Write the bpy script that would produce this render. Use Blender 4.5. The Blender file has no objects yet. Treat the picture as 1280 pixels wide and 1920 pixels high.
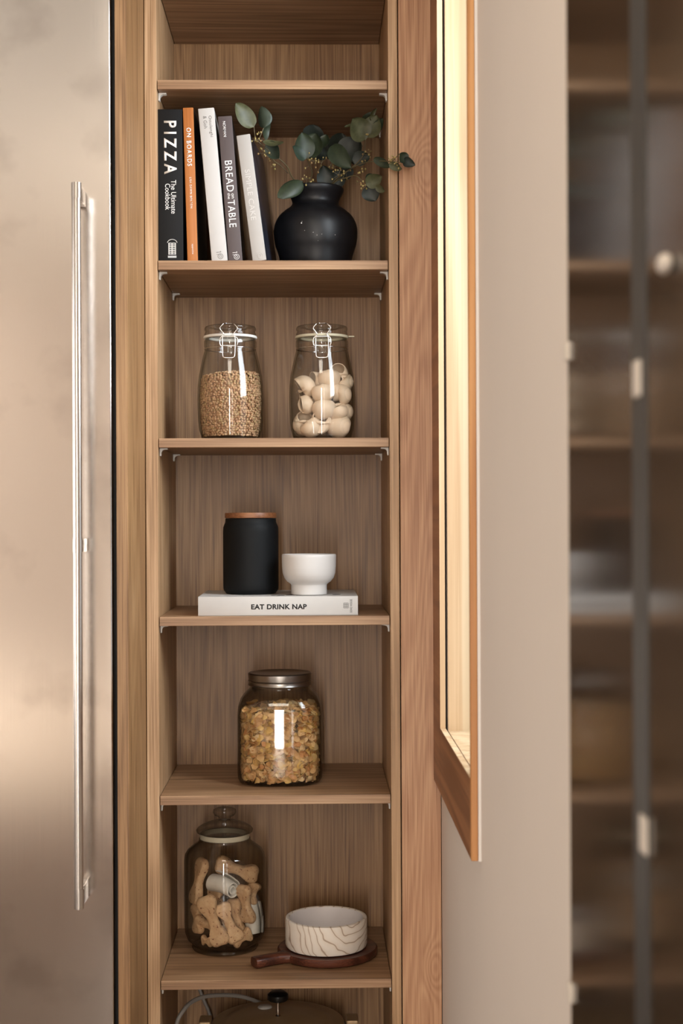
import bpy, bmesh, math, random
from mathutils import Vector, Matrix
R = math.radians
PI = math.pi
rng = random.Random(7)
scene = bpy.context.scene
COL = scene.collection

# ------------------------------------------------------------------ camera
F = 2700.0                       # focal length in pixels of the 1280x1920 frame
CAM = Vector((0, -2.7, 1.32))
cY = Vector(((587 - 640) / F, (960 - 970) / F, -1)).normalized()
rho = 0.0044
cZ = Vector((-math.sin(rho), math.cos(rho), 0))
cZ = (cZ - cY * cZ.dot(cY)).normalized()
cX = cY.cross(cZ)
RW = Matrix((cX, cY, cZ))        # rows: world axes seen by the camera -> camera-to-world
cam_d = bpy.data.cameras.new('camera')
cam_d.sensor_fit = 'VERTICAL'
cam_d.sensor_height = 36
cam_d.sensor_width = 24
cam_d.lens = F / 1920 * 36
cam_d.clip_start = 0.05
cam_d.dof.use_dof = True
cam_d.dof.focus_distance = 2.72
cam_d.dof.aperture_fstop = 4.6
cam = bpy.data.objects.new('camera', cam_d)
cam.matrix_world = Matrix.Translation(CAM) @ RW.to_4x4()
COL.objects.link(cam)
scene.camera = cam


def P(px, py, Y):
    d = RW @ Vector(((px - 640) / F, (960 - py) / F, -1))
    return CAM + d * ((Y - CAM.y) / d.y)


def S(Y):                         # metres per pixel at depth Y
    return (Y + 2.7) / F


# ------------------------------------------------------------------ materials
def lin(c):
    return tuple(((v / 255) / 12.92 if v / 255 <= 0.04045 else ((v / 255 + 0.055) / 1.055) ** 2.4) for v in c[:3]) + (1,)


def new_mat(name):
    m = bpy.data.materials.new(name)
    m.use_nodes = True
    nt = m.node_tree
    nt.nodes.clear()
    out = nt.nodes.new('ShaderNodeOutputMaterial')
    return m, nt, out


def N(nt, t, **kw):
    n = nt.nodes.new(t)
    for k, v in kw.items():
        if k.startswith('i_'):
            n.inputs[k[2:].replace('_', ' ')].default_value = v
        else:
            setattr(n, k, v)
    return n


def principled(nt, out, rough=0.5, metal=0.0, **kw):
    b = nt.nodes.new('ShaderNodeBsdfPrincipled')
    b.inputs['Roughness'].default_value = rough
    b.inputs['Metallic'].default_value = metal
    for k, v in kw.items():
        b.inputs[k].default_value = v
    nt.links.new(b.outputs[0], out.inputs[0])
    return b


def plain(name, c, rough=0.5, metal=0.0, var=0.06, scale=30, bump=0.0, **kw):
    """solid colour with a slight procedural mottling"""
    m, nt, out = new_mat(name)
    b = principled(nt, out, rough, metal, **kw)
    tc = N(nt, 'ShaderNodeTexCoord')
    nz = N(nt, 'ShaderNodeTexNoise')
    nz.inputs['Scale'].default_value = scale
    nz.inputs['Detail'].default_value = 4
    nt.links.new(tc.outputs['Object'], nz.inputs['Vector'])
    rp = N(nt, 'ShaderNodeValToRGB')
    l = lin(c)
    rp.color_ramp.elements[0].position = 0.3
    rp.color_ramp.elements[1].position = 0.7
    rp.color_ramp.elements[0].color = tuple(v * (1 - var) for v in l[:3]) + (1,)
    rp.color_ramp.elements[1].color = tuple(min(1, v * (1 + var)) for v in l[:3]) + (1,)
    nt.links.new(nz.outputs['Fac'], rp.inputs[0])
    nt.links.new(rp.outputs[0], b.inputs['Base Color'])
    if bump:
        bp = N(nt, 'ShaderNodeBump')
        bp.inputs['Strength'].default_value = bump
        bp.inputs['Distance'].default_value = 0.002
        nt.links.new(nz.outputs['Fac'], bp.inputs['Height'])
        nt.links.new(bp.outputs[0], b.inputs['Normal'])
    return m


def wood(name, dark, mid, light, axis='Z', rough=0.45, fine=400, stretch=0.013, cath=7, seed=0.0, ring=70, bump=0.1, cmix=0.2, cst=0.055, knots=()):
    m, nt, out = new_mat(name)
    b = principled(nt, out, rough)
    tc = N(nt, 'ShaderNodeTexCoord')
    L = nt.links

    def mapped(s, st, off):
        mp = N(nt, 'ShaderNodeMapping')
        sc = [s, s, s]
        sc['XYZ'.index(axis)] = s * st
        mp.inputs['Scale'].default_value = sc
        mp.inputs['Location'].default_value = (off, off * 1.7, off * 0.6)
        L.new(tc.outputs['Object'], mp.inputs['Vector'])
        return mp
    n1 = N(nt, 'ShaderNodeTexNoise')
    n1.inputs['Scale'].default_value = 1
    n1.inputs['Detail'].default_value = 5
    n1.inputs['Roughness'].default_value = 0.6
    L.new(mapped(fine, stretch, seed).outputs[0], n1.inputs['Vector'])
    n2 = N(nt, 'ShaderNodeTexNoise')
    n2.inputs['Scale'].default_value = 1
    n2.inputs['Detail'].default_value = 2
    n2.inputs['Roughness'].default_value = 0.45
    L.new(mapped(cath, cst, seed + 3.1).outputs[0], n2.inputs['Vector'])
    mu = N(nt, 'ShaderNodeMath', operation='MULTIPLY')
    mu.inputs[1].default_value = ring
    L.new(n2.outputs['Fac'], mu.inputs[0])
    ad = N(nt, 'ShaderNodeMath', operation='ADD')
    L.new(mu.outputs[0], ad.inputs[0])
    n1b = N(nt, 'ShaderNodeMath', operation='MULTIPLY')
    n1b.inputs[1].default_value = 2.5
    L.new(n1.outputs['Fac'], n1b.inputs[0])
    L.new(n1b.outputs[0], ad.inputs[1])
    for kp, kr, ka in knots:
        sb_ = N(nt, 'ShaderNodeVectorMath', operation='SUBTRACT')
        sb_.inputs[1].default_value = kp
        L.new(tc.outputs['Object'], sb_.inputs[0])
        sc_ = N(nt, 'ShaderNodeVectorMath', operation='MULTIPLY')
        sc_.inputs[1].default_value = (1 / kr, 0, 0.42 / kr)
        L.new(sb_.outputs[0], sc_.inputs[0])
        le = N(nt, 'ShaderNodeVectorMath', operation='DOT_PRODUCT')
        L.new(sc_.outputs[0], le.inputs[0])
        L.new(sc_.outputs[0], le.inputs[1])
        ng = N(nt, 'ShaderNodeMath', operation='MULTIPLY')
        ng.inputs[1].default_value = -1
        L.new(le.outputs['Value'], ng.inputs[0])
        ex_ = N(nt, 'ShaderNodeMath', operation='EXPONENT')
        L.new(ng.outputs[0], ex_.inputs[0])
        mk = N(nt, 'ShaderNodeMath', operation='MULTIPLY_ADD')
        mk.inputs[1].default_value = ka
        L.new(ex_.outputs[0], mk.inputs[0])
        L.new(ad.outputs[0], mk.inputs[2])
        ad = mk
    sn = N(nt, 'ShaderNodeMath', operation='SINE')
    L.new(ad.outputs[0], sn.inputs[0])
    s2 = N(nt, 'ShaderNodeMath', operation='MULTIPLY_ADD')
    s2.inputs[1].default_value = 0.5
    s2.inputs[2].default_value = 0.5
    L.new(sn.outputs[0], s2.inputs[0])
    mx = N(nt, 'ShaderNodeMix')
    mx.data_type = 'FLOAT'
    mx.inputs[0].default_value = cmix
    L.new(n1.outputs['Fac'], mx.inputs[2])
    L.new(s2.outputs[0], mx.inputs[3])
    n3 = N(nt, 'ShaderNodeTexNoise')
    n3.inputs['Scale'].default_value = 1
    L.new(mapped(5, 0.3, seed + 8).outputs[0], n3.inputs['Vector'])
    a3 = N(nt, 'ShaderNodeMath', operation='MULTIPLY_ADD')
    a3.inputs[1].default_value = 0.35
    L.new(n3.outputs['Fac'], a3.inputs[0])
    L.new(mx.outputs[0], a3.inputs[2])
    rp = N(nt, 'ShaderNodeValToRGB')
    e = rp.color_ramp.elements
    e[0].position = 0.47
    e[0].color = lin(dark)
    e[1].position = 0.87
    e[1].color = lin(light)
    k = e.new(0.67)
    k.color = lin(mid)
    L.new(a3.outputs[0], rp.inputs[0])
    L.new(rp.outputs[0], b.inputs['Base Color'])
    bp = N(nt, 'ShaderNodeBump')
    bp.inputs['Strength'].default_value = bump
    bp.inputs['Distance'].default_value = 0.0008
    L.new(n1.outputs['Fac'], bp.inputs['Height'])
    L.new(bp.outputs[0], b.inputs['Normal'])
    return m


def glass_mat(name, tint=(0.988, 0.99, 0.988), edge=(0.5, 0.54, 0.51), refl=1.0, rough=0.04):
    """thin-walled clear glass: transparent, with a facing-dependent reflection"""
    m, nt, out = new_mat(name)
    L = nt.links
    lw = N(nt, 'ShaderNodeLayerWeight')
    lw.inputs['Blend'].default_value = 0.5
    p5 = N(nt, 'ShaderNodeMath', operation='POWER')
    p5.inputs[1].default_value = 3.6
    L.new(lw.outputs['Facing'], p5.inputs[0])
    fr = N(nt, 'ShaderNodeMath', operation='MULTIPLY_ADD')
    fr.inputs[1].default_value = 0.55 * refl
    fr.inputs[2].default_value = 0.036 * refl
    L.new(p5.outputs[0], fr.inputs[0])
    p3 = N(nt, 'ShaderNodeMath', operation='POWER')
    p3.inputs[1].default_value = 2.6
    L.new(lw.outputs['Facing'], p3.inputs[0])
    mc = N(nt, 'ShaderNodeMix')
    mc.data_type = 'RGBA'
    mc.inputs[6].default_value = tint + (1,)
    mc.inputs[7].default_value = edge + (1,)
    L.new(p3.outputs[0], mc.inputs[0])
    tr = N(nt, 'ShaderNodeBsdfTransparent')
    L.new(mc.outputs[2], tr.inputs[0])
    gl = N(nt, 'ShaderNodeBsdfGlossy')
    gl.inputs['Roughness'].default_value = rough
    mx = N(nt, 'ShaderNodeMixShader')
    L.new(fr.outputs[0], mx.inputs[0])
    L.new(tr.outputs[0], mx.inputs[1])
    L.new(gl.outputs[0], mx.inputs[2])
    L.new(mx.outputs[0], out.inputs[0])
    return m


def island_mat(name, cols, rough=0.6, spec=0.3, nscale=400, namt=0.15):
    """each loose piece of the mesh takes its own colour from the ramp"""
    m, nt, out = new_mat(name)
    b = principled(nt, out, rough)
    b.inputs['Specular IOR Level'].default_value = spec
    g = N(nt, 'ShaderNodeNewGeometry')
    rp = N(nt, 'ShaderNodeValToRGB')
    e = rp.color_ramp.elements
    while len(e) < len(cols):
        e.new(0.5)
    for i, c in enumerate(cols):
        e[i].position = i / (len(cols) - 1)
        e[i].color = lin(c)
    tc = N(nt, 'ShaderNodeTexCoord')
    nz = N(nt, 'ShaderNodeTexNoise')
    nz.inputs['Scale'].default_value = nscale
    nt.links.new(tc.outputs['Object'], nz.inputs['Vector'])
    ma = N(nt, 'ShaderNodeMath', operation='MULTIPLY_ADD')
    ma.inputs[1].default_value = namt
    ma.use_clamp = True
    nt.links.new(nz.outputs['Fac'], ma.inputs[0])
    nt.links.new(g.outputs['Random Per Island'], ma.inputs[2])
    nt.links.new(ma.outputs[0], rp.inputs[0])
    nt.links.new(rp.outputs[0], b.inputs['Base Color'])
    return m


M = {}
OD, OM, OL = (106, 73, 43), (145, 107, 69), (172, 133, 91)
M['oak_v'] = wood('oak_vertical', OD, OM, OL, 'Z', seed=1, ring=150, cmix=0.12)
M['oak_back'] = wood('oak_back', OD, OM, OL, 'Z', seed=5.3, ring=210, fine=430, cmix=0.12)
M['oak_panel_lit'] = wood('oak_panel_lit', (160, 112, 79), (186, 139, 103), (206, 162, 124), 'Z', seed=9.1, cath=8, ring=150, cmix=0.13, cst=0.08, knots=(((0.208, 0, 1.972), 0.022, 28), ((0.2215, 0, 0.475), 0.018, 22)))  # same laminate, lightened in colour to stand in for frontal light
M['oak_h'] = wood('oak_shelf', (118, 86, 58), (148, 112, 81), (176, 140, 106), 'X', seed=2.2, ring=120)
M['oak_edge_lit'] = wood('oak_edge_lit', (142, 108, 74), (176, 138, 100), (202, 166, 128), 'Z', seed=3.7, ring=100, cmix=0.15)  # same laminate, colour raised for the light on front edges
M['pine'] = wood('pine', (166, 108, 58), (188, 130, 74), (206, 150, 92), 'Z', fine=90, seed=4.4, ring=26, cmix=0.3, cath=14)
M['pine_shade'] = wood('pine_shaded', (108, 64, 35), (126, 78, 45), (142, 92, 56), 'Y', fine=90, seed=6.4, ring=26, cmix=0.3, cath=14)  # shaded copy of the pine: casing faces darkened in colour
M['pine_lit'] = wood('pine_lit', (186, 152, 114), (204, 174, 138), (216, 192, 158), 'Z', fine=80, seed=7.9, ring=20, cmix=0.3, cath=14)  # lit copy of the pine: window daylight put into the colour
M['walnut'] = wood('walnut', (48, 24, 17), (74, 38, 27), (104, 58, 40), 'X', seed=11, rough=0.35)
M['acacia'] = wood('acacia', (104, 62, 36), (140, 90, 56), (172, 118, 78), 'X', seed=12)
M['floorwood'] = wood('floor_boards', (54, 37, 26), (76, 54, 39), (92, 68, 50), 'Y', fine=60, seed=13, rough=0.4)
M['wall'] = plain('wall_paint', (206, 190, 174), 0.7, var=0.015, scale=3)
M['wall_far'] = plain('wall_paint_far', (218, 204, 190), 0.8, var=0.02, scale=2)
M['ceil'] = plain('ceiling_paint', (230, 224, 214), 0.8, var=0.02, scale=2)
M['white_trim'] = plain('white_trim', (226, 216, 208), 0.6, var=0.02)
M['white_plastic'] = plain('white_plastic', (214, 208, 200), 0.4, var=0.02)
M['black_gap'] = plain('black_rubber', (14, 13, 13), 0.7, var=0.05)
M['chrome'] = plain('chrome', (205, 203, 200), 0.14, 1.0, var=0.02)
M['wire'] = plain('steel_wire', (215, 212, 208), 0.18, 1.0, var=0.02)
M['handle'] = plain('satin_steel', (196, 188, 180), 0.27, 1.0, var=0.03)
M['lid_metal'] = plain('brushed_lid', (150, 145, 140), 0.32, 1.0, var=0.06, scale=120)
M['black_clay'] = plain('black_clay', (17, 17, 20), 0.42, var=0.3, scale=35, bump=0.25, **{'Specular IOR Level': 0.35})
M['matte_black'] = plain('matte_black', (10, 12, 14), 0.6, var=0.06, **{'Specular IOR Level': 0.22})
M['ceramic'] = plain('white_ceramic', (210, 206, 203), 0.45, var=0.015)
M['paper'] = plain('paper', (222, 214, 200), 0.8, var=0.06, scale=200)
M['glass'] = glass_mat('jar_glass')
M['glass_dark'] = glass_mat('old_jar_glass', (0.965, 0.965, 0.955), (0.26, 0.27, 0.25), 1.0)
M['rubber'] = plain('white_rubber', (228, 226, 220), 0.5, var=0.02)
M['rubber_y'] = plain('cream_rubber', (206, 198, 172), 0.5, var=0.03)
M['grey_cord'] = plain('grey_cord', (150, 143, 135), 0.5, var=0.03)
M['gold'] = plain('bronze_lid', (176, 146, 108), 0.35, 0.25, var=0.05)
M['cooker'] = plain('cooker_body', (70, 58, 48), 0.4, 0.5, var=0.05)
M['knob_black'] = plain('black_bakelite', (16, 16, 16), 0.3, var=0.05)
M['lentil'] = island_mat('lentil', [(150, 108, 76), (188, 146, 110), (206, 166, 128), (180, 150, 108)], 0.55)
M['lentil_core'] = plain('lentil_core', (120, 84, 56), 0.8, var=0.2, scale=300)
M['flake'] = island_mat('cereal_flake', [(156, 102, 52), (198, 148, 92), (214, 172, 118), (210, 164, 84), (218, 184, 136), (190, 130, 76)], 0.6, nscale=300, namt=0.2)
M['flake_core'] = plain('flake_core', (120, 78, 44), 0.8, var=0.3, scale=150)
M['pasta'] = plain('pasta', (226, 200, 172), 0.5, var=0.05, scale=60)
M['biscuit'] = None
M['rawhide'] = plain('rawhide', (236, 228, 216), 0.55, var=0.05, scale=60)
M['leaf_olive'] = None


def leaf_mat(name, c, back):
    m, nt, out = new_mat(name)
    b = principled(nt, out, 0.5)
    tc = N(nt, 'ShaderNodeTexCoord')
    vz = N(nt, 'ShaderNodeTexNoise')
    vz.inputs['Scale'].default_value = 90
    vz.inputs['Detail'].default_value = 5
    nt.links.new(tc.outputs['Object'], vz.inputs['Vector'])
    rp = N(nt, 'ShaderNodeValToRGB')
    rp.color_ramp.elements[0].position = 0.3
    rp.color_ramp.elements[0].color = lin(c)
    rp.color_ramp.elements[1].position = 0.75
    rp.color_ramp.elements[1].color = lin(back)
    nt.links.new(vz.outputs['Fac'], rp.inputs[0])
    nt.links.new(rp.outputs[0], b.inputs['Base Color'])
    return m


M['leaf_olive'] = leaf_mat('leaf_olive', (62, 65, 41), (90, 91, 62))
M['leaf_teal'] = leaf_mat('leaf_teal', (35, 48, 37), (54, 68, 54))
M['leaf_green'] = leaf_mat('leaf_green', (33, 43, 29), (51, 61, 41))
M['leaf_dark'] = leaf_mat('leaf_dark', (22, 30, 24), (36, 44, 35))
M['stem'] = plain('stem', (94, 82, 54), 0.6, var=0.15)
M['bud'] = island_mat('flower_bud', [(120, 112, 56), (150, 128, 78), (146, 104, 70), (170, 150, 96)], 0.5)


def biscuit_mat():
    m, nt, out = new_mat('dog_biscuit')
    b = principled(nt, out, 0.75)
    tc = N(nt, 'ShaderNodeTexCoord')
    nz = N(nt, 'ShaderNodeTexNoise')
    nz.inputs['Scale'].default_value = 60
    nz.inputs['Detail'].default_value = 6
    vo = N(nt, 'ShaderNodeTexNoise')
    vo.inputs['Scale'].default_value = 190
    nt.links.new(tc.outputs['Object'], nz.inputs['Vector'])
    nt.links.new(tc.outputs['Object'], vo.inputs['Vector'])
    rp = N(nt, 'ShaderNodeValToRGB')
    rp.color_ramp.elements[0].position = 0.3
    rp.color_ramp.elements[0].color = lin((196, 152, 110))
    rp.color_ramp.elements[1].position = 0.7
    rp.color_ramp.elements[1].color = lin((222, 184, 142))
    r2 = N(nt, 'ShaderNodeValToRGB')
    r2.color_ramp.elements[0].position = 0.3
    r2.color_ramp.elements[0].color = lin((140, 80, 48))
    r2.color_ramp.elements[1].position = 0.38
    r2.color_ramp.elements[1].color = (1, 1, 1, 1)
    mx = N(nt, 'ShaderNodeMix')
    mx.data_type = 'RGBA'
    mx.blend_type = 'MULTIPLY'
    mx.inputs[0].default_value = 1
    nt.links.new(nz.outputs['Fac'], rp.inputs[0])
    nt.links.new(vo.outputs['Fac'], r2.inputs[0])
    nt.links.new(rp.outputs[0], mx.inputs[6])
    nt.links.new(r2.outputs[0], mx.inputs[7])
    nt.links.new(mx.outputs[2], b.inputs['Base Color'])
    bp = N(nt, 'ShaderNodeBump')
    bp.inputs['Strength'].default_value = 0.5
    bp.inputs['Distance'].default_value = 0.001
    nt.links.new(vo.outputs['Fac'], bp.inputs['Height'])
    nt.links.new(bp.outputs[0], b.inputs['Normal'])
    return m


M['biscuit'] = biscuit_mat()


def steel_mat():
    m, nt, out = new_mat('brushed_steel')
    b = nt.nodes.new('ShaderNodeBsdfAnisotropic')
    b.distribution = 'BECKMANN'
    nt.links.new(b.outputs[0], out.inputs[0])
    tc = N(nt, 'ShaderNodeTexCoord')
    mp = N(nt, 'ShaderNodeMapping')
    mp.inputs['Scale'].default_value = (700, 700, 3)
    nz = N(nt, 'ShaderNodeTexNoise')
    nz.inputs['Scale'].default_value = 1
    nz.inputs['Detail'].default_value = 3
    nt.links.new(tc.outputs['Object'], mp.inputs[0])
    nt.links.new(mp.outputs[0], nz.inputs['Vector'])
    sm = N(nt, 'ShaderNodeTexNoise')
    sm.inputs['Scale'].default_value = 7
    sm.inputs['Detail'].default_value = 4
    nt.links.new(tc.outputs['Object'], sm.inputs['Vector'])
    r1 = N(nt, 'ShaderNodeValToRGB')
    r1.color_ramp.elements[0].position = 0.33
    r1.color_ramp.elements[0].color = lin((214, 208, 203))
    r1.color_ramp.elements[1].position = 0.47
    r1.color_ramp.elements[1].color = lin((232, 227, 222))
    nt.links.new(sm.outputs['Fac'], r1.inputs[0])
    nt.links.new(r1.outputs[0], b.inputs['Color'])
    ma = N(nt, 'ShaderNodeMath', operation='MULTIPLY_ADD')
    ma.inputs[1].default_value = 0.05
    ma.inputs[2].default_value = 0.17
    nt.links.new(nz.outputs['Fac'], ma.inputs[0])
    nt.links.new(ma.outputs[0], b.inputs['Roughness'])
    return m


M['steel'] = steel_mat()


def marble_mat():
    m, nt, out = new_mat('veined_marble')
    b = principled(nt, out, 0.5)
    L = nt.links
    tc = N(nt, 'ShaderNodeTexCoord')
    mp = N(nt, 'ShaderNodeMapping')
    mp.inputs['Location'].default_value = (-0.05, 0.035, -0.066)
    mp.inputs['Scale'].default_value = (1.0, 0.5, 0.8)
    L.new(tc.outputs['Object'], mp.inputs[0])
    nz = N(nt, 'ShaderNodeTexNoise')
    nz.inputs['Scale'].default_value = 16
    nz.inputs['Detail'].default_value = 2
    L.new(tc.outputs['Object'], nz.inputs['Vector'])
    ln = N(nt, 'ShaderNodeVectorMath', operation='LENGTH')
    L.new(mp.outputs[0], ln.inputs[0])
    m1 = N(nt, 'ShaderNodeMath', operation='MULTIPLY')
    m1.inputs[1].default_value = 520
    L.new(ln.outputs['Value'], m1.inputs[0])
    m2 = N(nt, 'ShaderNodeMath', operation='MULTIPLY_ADD')
    m2.inputs[1].default_value = 24
    L.new(nz.outputs['Fac'], m2.inputs[0])
    L.new(m1.outputs[0], m2.inputs[2])
    sn = N(nt, 'ShaderNodeMath', operation='SINE')
    L.new(m2.outputs[0], sn.inputs[0])
    rp = N(nt, 'ShaderNodeValToRGB')
    e = rp.color_ramp.elements
    e[0].position = 0.0
    e[0].color = lin((236, 226, 214))
    e[1].position = 1.0
    e[1].color = lin((168, 148, 130))
    k = e.new(0.90)
    k.color = lin((232, 220, 206))
    k = e.new(0.97)
    k.color = lin((212, 192, 170))
    sc = N(nt, 'ShaderNodeMath', operation='MULTIPLY_ADD')
    sc.inputs[1].default_value = 0.5
    sc.inputs[2].default_value = 0.5
    L.new(sn.outputs[0], sc.inputs[0])
    L.new(sc.outputs[0], rp.inputs[0])
    L.new(rp.outputs[0], b.inputs['Base Color'])
    return m


M['marble'] = marble_mat()
M['marble_in'] = plain('marble_inside', (232, 224, 222), 0.45, var=0.02)
M['tinted'] = None


def tinted():
    m, nt, out = new_mat('tinted_glass')
    b = principled(nt, out, 0.1)
    b.inputs['Base Color'].default_value = lin((44, 34, 26))
    b.inputs['IOR'].default_value = 1.62
    tc = N(nt, 'ShaderNodeTexCoord')
    nz = N(nt, 'ShaderNodeTexNoise')
    nz.inputs['Scale'].default_value = 9
    nt.links.new(tc.outputs['Object'], nz.inputs['Vector'])
    ma = N(nt, 'ShaderNodeMath', operation='MULTIPLY_ADD')
    ma.inputs[1].default_value = 0.04
    ma.inputs[2].default_value = 0.11
    nt.links.new(nz.outputs['Fac'], ma.inputs[0])
    nt.links.new(ma.outputs[0], b.inputs['Roughness'])
    return m


M['tinted'] = tinted()
M['dark_frame'] = plain('dark_bronze_frame', (42, 37, 30), 0.55, var=0.05)
M['pull'] = plain('satin_pull', (196, 182, 166), 0.4, 0.0, var=0.02)
# book colours
M['bk_black'] = plain('book_black', (19, 20, 22), 0.6, var=0.04, **{'Specular IOR Level': 0.25})
M['bk_orange'] = wood('book_orange', (160, 92, 40), (190, 118, 58), (208, 142, 82), 'Z', fine=120, seed=21, ring=30, bump=0)
M['bk_white'] = plain('book_white', (198, 194, 190), 0.55, var=0.02)
M['bk_taupe'] = plain('book_taupe', (84, 73, 73), 0.55, var=0.03)
M['bk_grey'] = plain('book_grey', (180, 175, 170), 0.5, var=0.02)
M['bk_photo'] = plain('book_photo_cover', (34, 37, 48), 0.3, var=0.7, scale=18)
M['bk_dark'] = plain('book_dark_cover', (40, 36, 34), 0.4, var=0.5, scale=20)
M['bk_floral'] = plain('book_floral_cover', (172, 160, 144), 0.5, var=0.5, scale=60)
M['ink_white'] = plain('ink_white', (240, 238, 235), 0.6, var=0.01)
M['ink_black'] = plain('ink_black', (22, 21, 21), 0.6, var=0.01)
M['ink_grey'] = plain('ink_grey', (120, 116, 112), 0.6, var=0.01)
M['ink_emboss'] = plain('ink_emboss', (206, 202, 198), 0.35, var=0.01)


# ------------------------------------------------------------------ mesh helpers
class MB:
    def __init__(s):
        s.bm = bmesh.new()

    def box(s, x0, x1, y0, y1, z0, z1, bev=0.0, seg=2):
        vs = [s.bm.verts.new((x, y, z)) for x in (x0, x1) for y in (y0, y1) for z in (z0, z1)]
        f = [(0, 1, 3, 2), (4, 6, 7, 5), (0, 4, 5, 1), (2, 3, 7, 6), (0, 2, 6, 4), (1, 5, 7, 3)]
        fs = [s.bm.faces.new([vs[i] for i in q]) for q in f]
        if bev:
            es = list({e for q in fs for e in q.edges})
            bmesh.ops.bevel(s.bm, geom=es, offset=bev, segments=seg, profile=0.5, affect='EDGES')
        return s

    def tube(s, pts, r, n=10, closed=False, cap=True):
        pts = [Vector(p) for p in pts]
        m = len(pts)
        rs = r if isinstance(r, (list, tuple)) else [r] * m
        rings = []
        prev = None
        for i in range(m):
            if closed:
                t = (pts[(i + 1) % m] - pts[i - 1]).normalized()
            else:
                t = (pts[min(i + 1, m - 1)] - pts[max(i - 1, 0)]).normalized()
            if prev is None:
                a = Vector((0, 0, 1)) if abs(t.z) < 0.9 else Vector((1, 0, 0))
                u = t.cross(a).normalized()
            else:
                u = (prev - t * prev.dot(t)).normalized()
            prev = u
            v = t.cross(u)
            rings.append([s.bm.verts.new(pts[i] + (u * math.cos(2 * PI * k / n) + v * math.sin(2 * PI * k / n)) * rs[i]) for k in range(n)])
        for i in range(m if closed else m - 1):
            a, b = rings[i], rings[(i + 1) % m]
            off = 0
            if closed and i == m - 1:      # match the seam
                off = min(range(n), key=lambda o: (a[0].co - b[o].co).length)
            for k in range(n):
                s.bm.faces.new((a[k], a[(k + 1) % n], b[(k + 1 + off) % n], b[(k + off) % n]))
        if cap and not closed:
            s.bm.faces.new(list(reversed(rings[0])))
            s.bm.faces.new(rings[-1])
        return s

    def lathe(s, prof, n=64, center=(0, 0), shape=None, closed=False):
        """prof: (r, z) pairs; shape(angle, i) gives a radius factor"""
        rings = []
        for i, (r, z) in enumerate(prof):
            if r < 1e-6:
                rings.append([s.bm.verts.new((center[0], center[1], z))])
            else:
                ring = []
                for k in range(n):
                    a = 2 * PI * k / n
                    q = r * (shape(a, i) if shape else 1)
                    ring.append(s.bm.verts.new((center[0] + q * math.cos(a), center[1] + q * math.sin(a), z)))
                rings.append(ring)
        pairs = list(zip(rings, rings[1:]))
        if closed:
            pairs.append((rings[-1], rings[0]))
        for a, b in pairs:
            if len(a) == 1 and len(b) == 1:
                continue
            for k in range(n):
                k2 = (k + 1) % n
                if len(a) == 1:
                    s.bm.faces.new((a[0], b[k2], b[k]))
                elif len(b) == 1:
                    s.bm.faces.new((a[k], a[k2], b[0]))
                else:
                    s.bm.faces.new((a[k], a[k2], b[k2], b[k]))
        return s

    def prism(s, pts, y0, y1):
        """polygon in the x/z plane, extruded along y"""
        a = [s.bm.verts.new((x, y0, z)) for x, z in pts]
        b = [s.bm.verts.new((x, y1, z)) for x, z in pts]
        n = len(pts)
        s.bm.faces.new(a)
        s.bm.faces.new(list(reversed(b)))
        for i in range(n):
            s.bm.faces.new((a[i], b[i], b[(i + 1) % n], a[(i + 1) % n]))
        return s

    def ball(s, c, rx, ry=None, rz=None, sub=1, rot=None):
        ry = ry or rx
        rz = rz or rx
        mt = Matrix.Translation(c) @ (rot.to_4x4() if rot else Matrix()) @ Matrix.Diagonal((rx, ry, rz, 1))
        bmesh.ops.create_icosphere(s.bm, subdivisions=sub, radius=1, matrix=mt)
        return s

    def add(s, verts, faces):
        vs = [s.bm.verts.new(v) for v in verts]
        for f in faces:
            s.bm.faces.new([vs[i] for i in f])
        return s

    def build(s, name, m, parent=None, smooth=None, off=None):
        if off is not None:
            bmesh.ops.translate(s.bm, verts=s.bm.verts, vec=-Vector(off))
        bmesh.ops.recalc_face_normals(s.bm, faces=s.bm.faces)
        me = bpy.data.meshes.new(name)
        s.bm.to_mesh(me)
        s.bm.free()
        me.materials.append(m)
        if smooth:
            for p in me.polygons:
                p.use_smooth = True
            try:
                me.set_sharp_from_angle(angle=R(smooth))
            except Exception:
                pass
        o = bpy.data.objects.new(name, me)
        COL.objects.link(o)
        if parent:
            o.parent = parent
        return o


def thing(name, label, cat, loc=(0, 0, 0), group=None, rot=(0, 0, 0)):
    o = bpy.data.objects.new(name, None)
    o.empty_display_size = 0.05
    COL.objects.link(o)
    o.location = loc
    o.rotation_euler = rot
    return tag(o, label, cat, group)


def tag(o, label, cat, group=None, kind=None):
    o['label'] = label
    o['category'] = cat
    if group:
        o['group'] = group
    if kind:
        o['kind'] = kind
    return o


def struct(o, label=None, cat=None):
    o['kind'] = 'structure'
    if label:
        o['label'] = label
    if cat:
        o['category'] = cat
    return o


def copy_tree(o, parent=None):
    c = o.copy()
    COL.objects.link(c)
    if parent:
        c.parent = parent
    for ch in list(o.children):
        copy_tree(ch, c)
    return c


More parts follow.
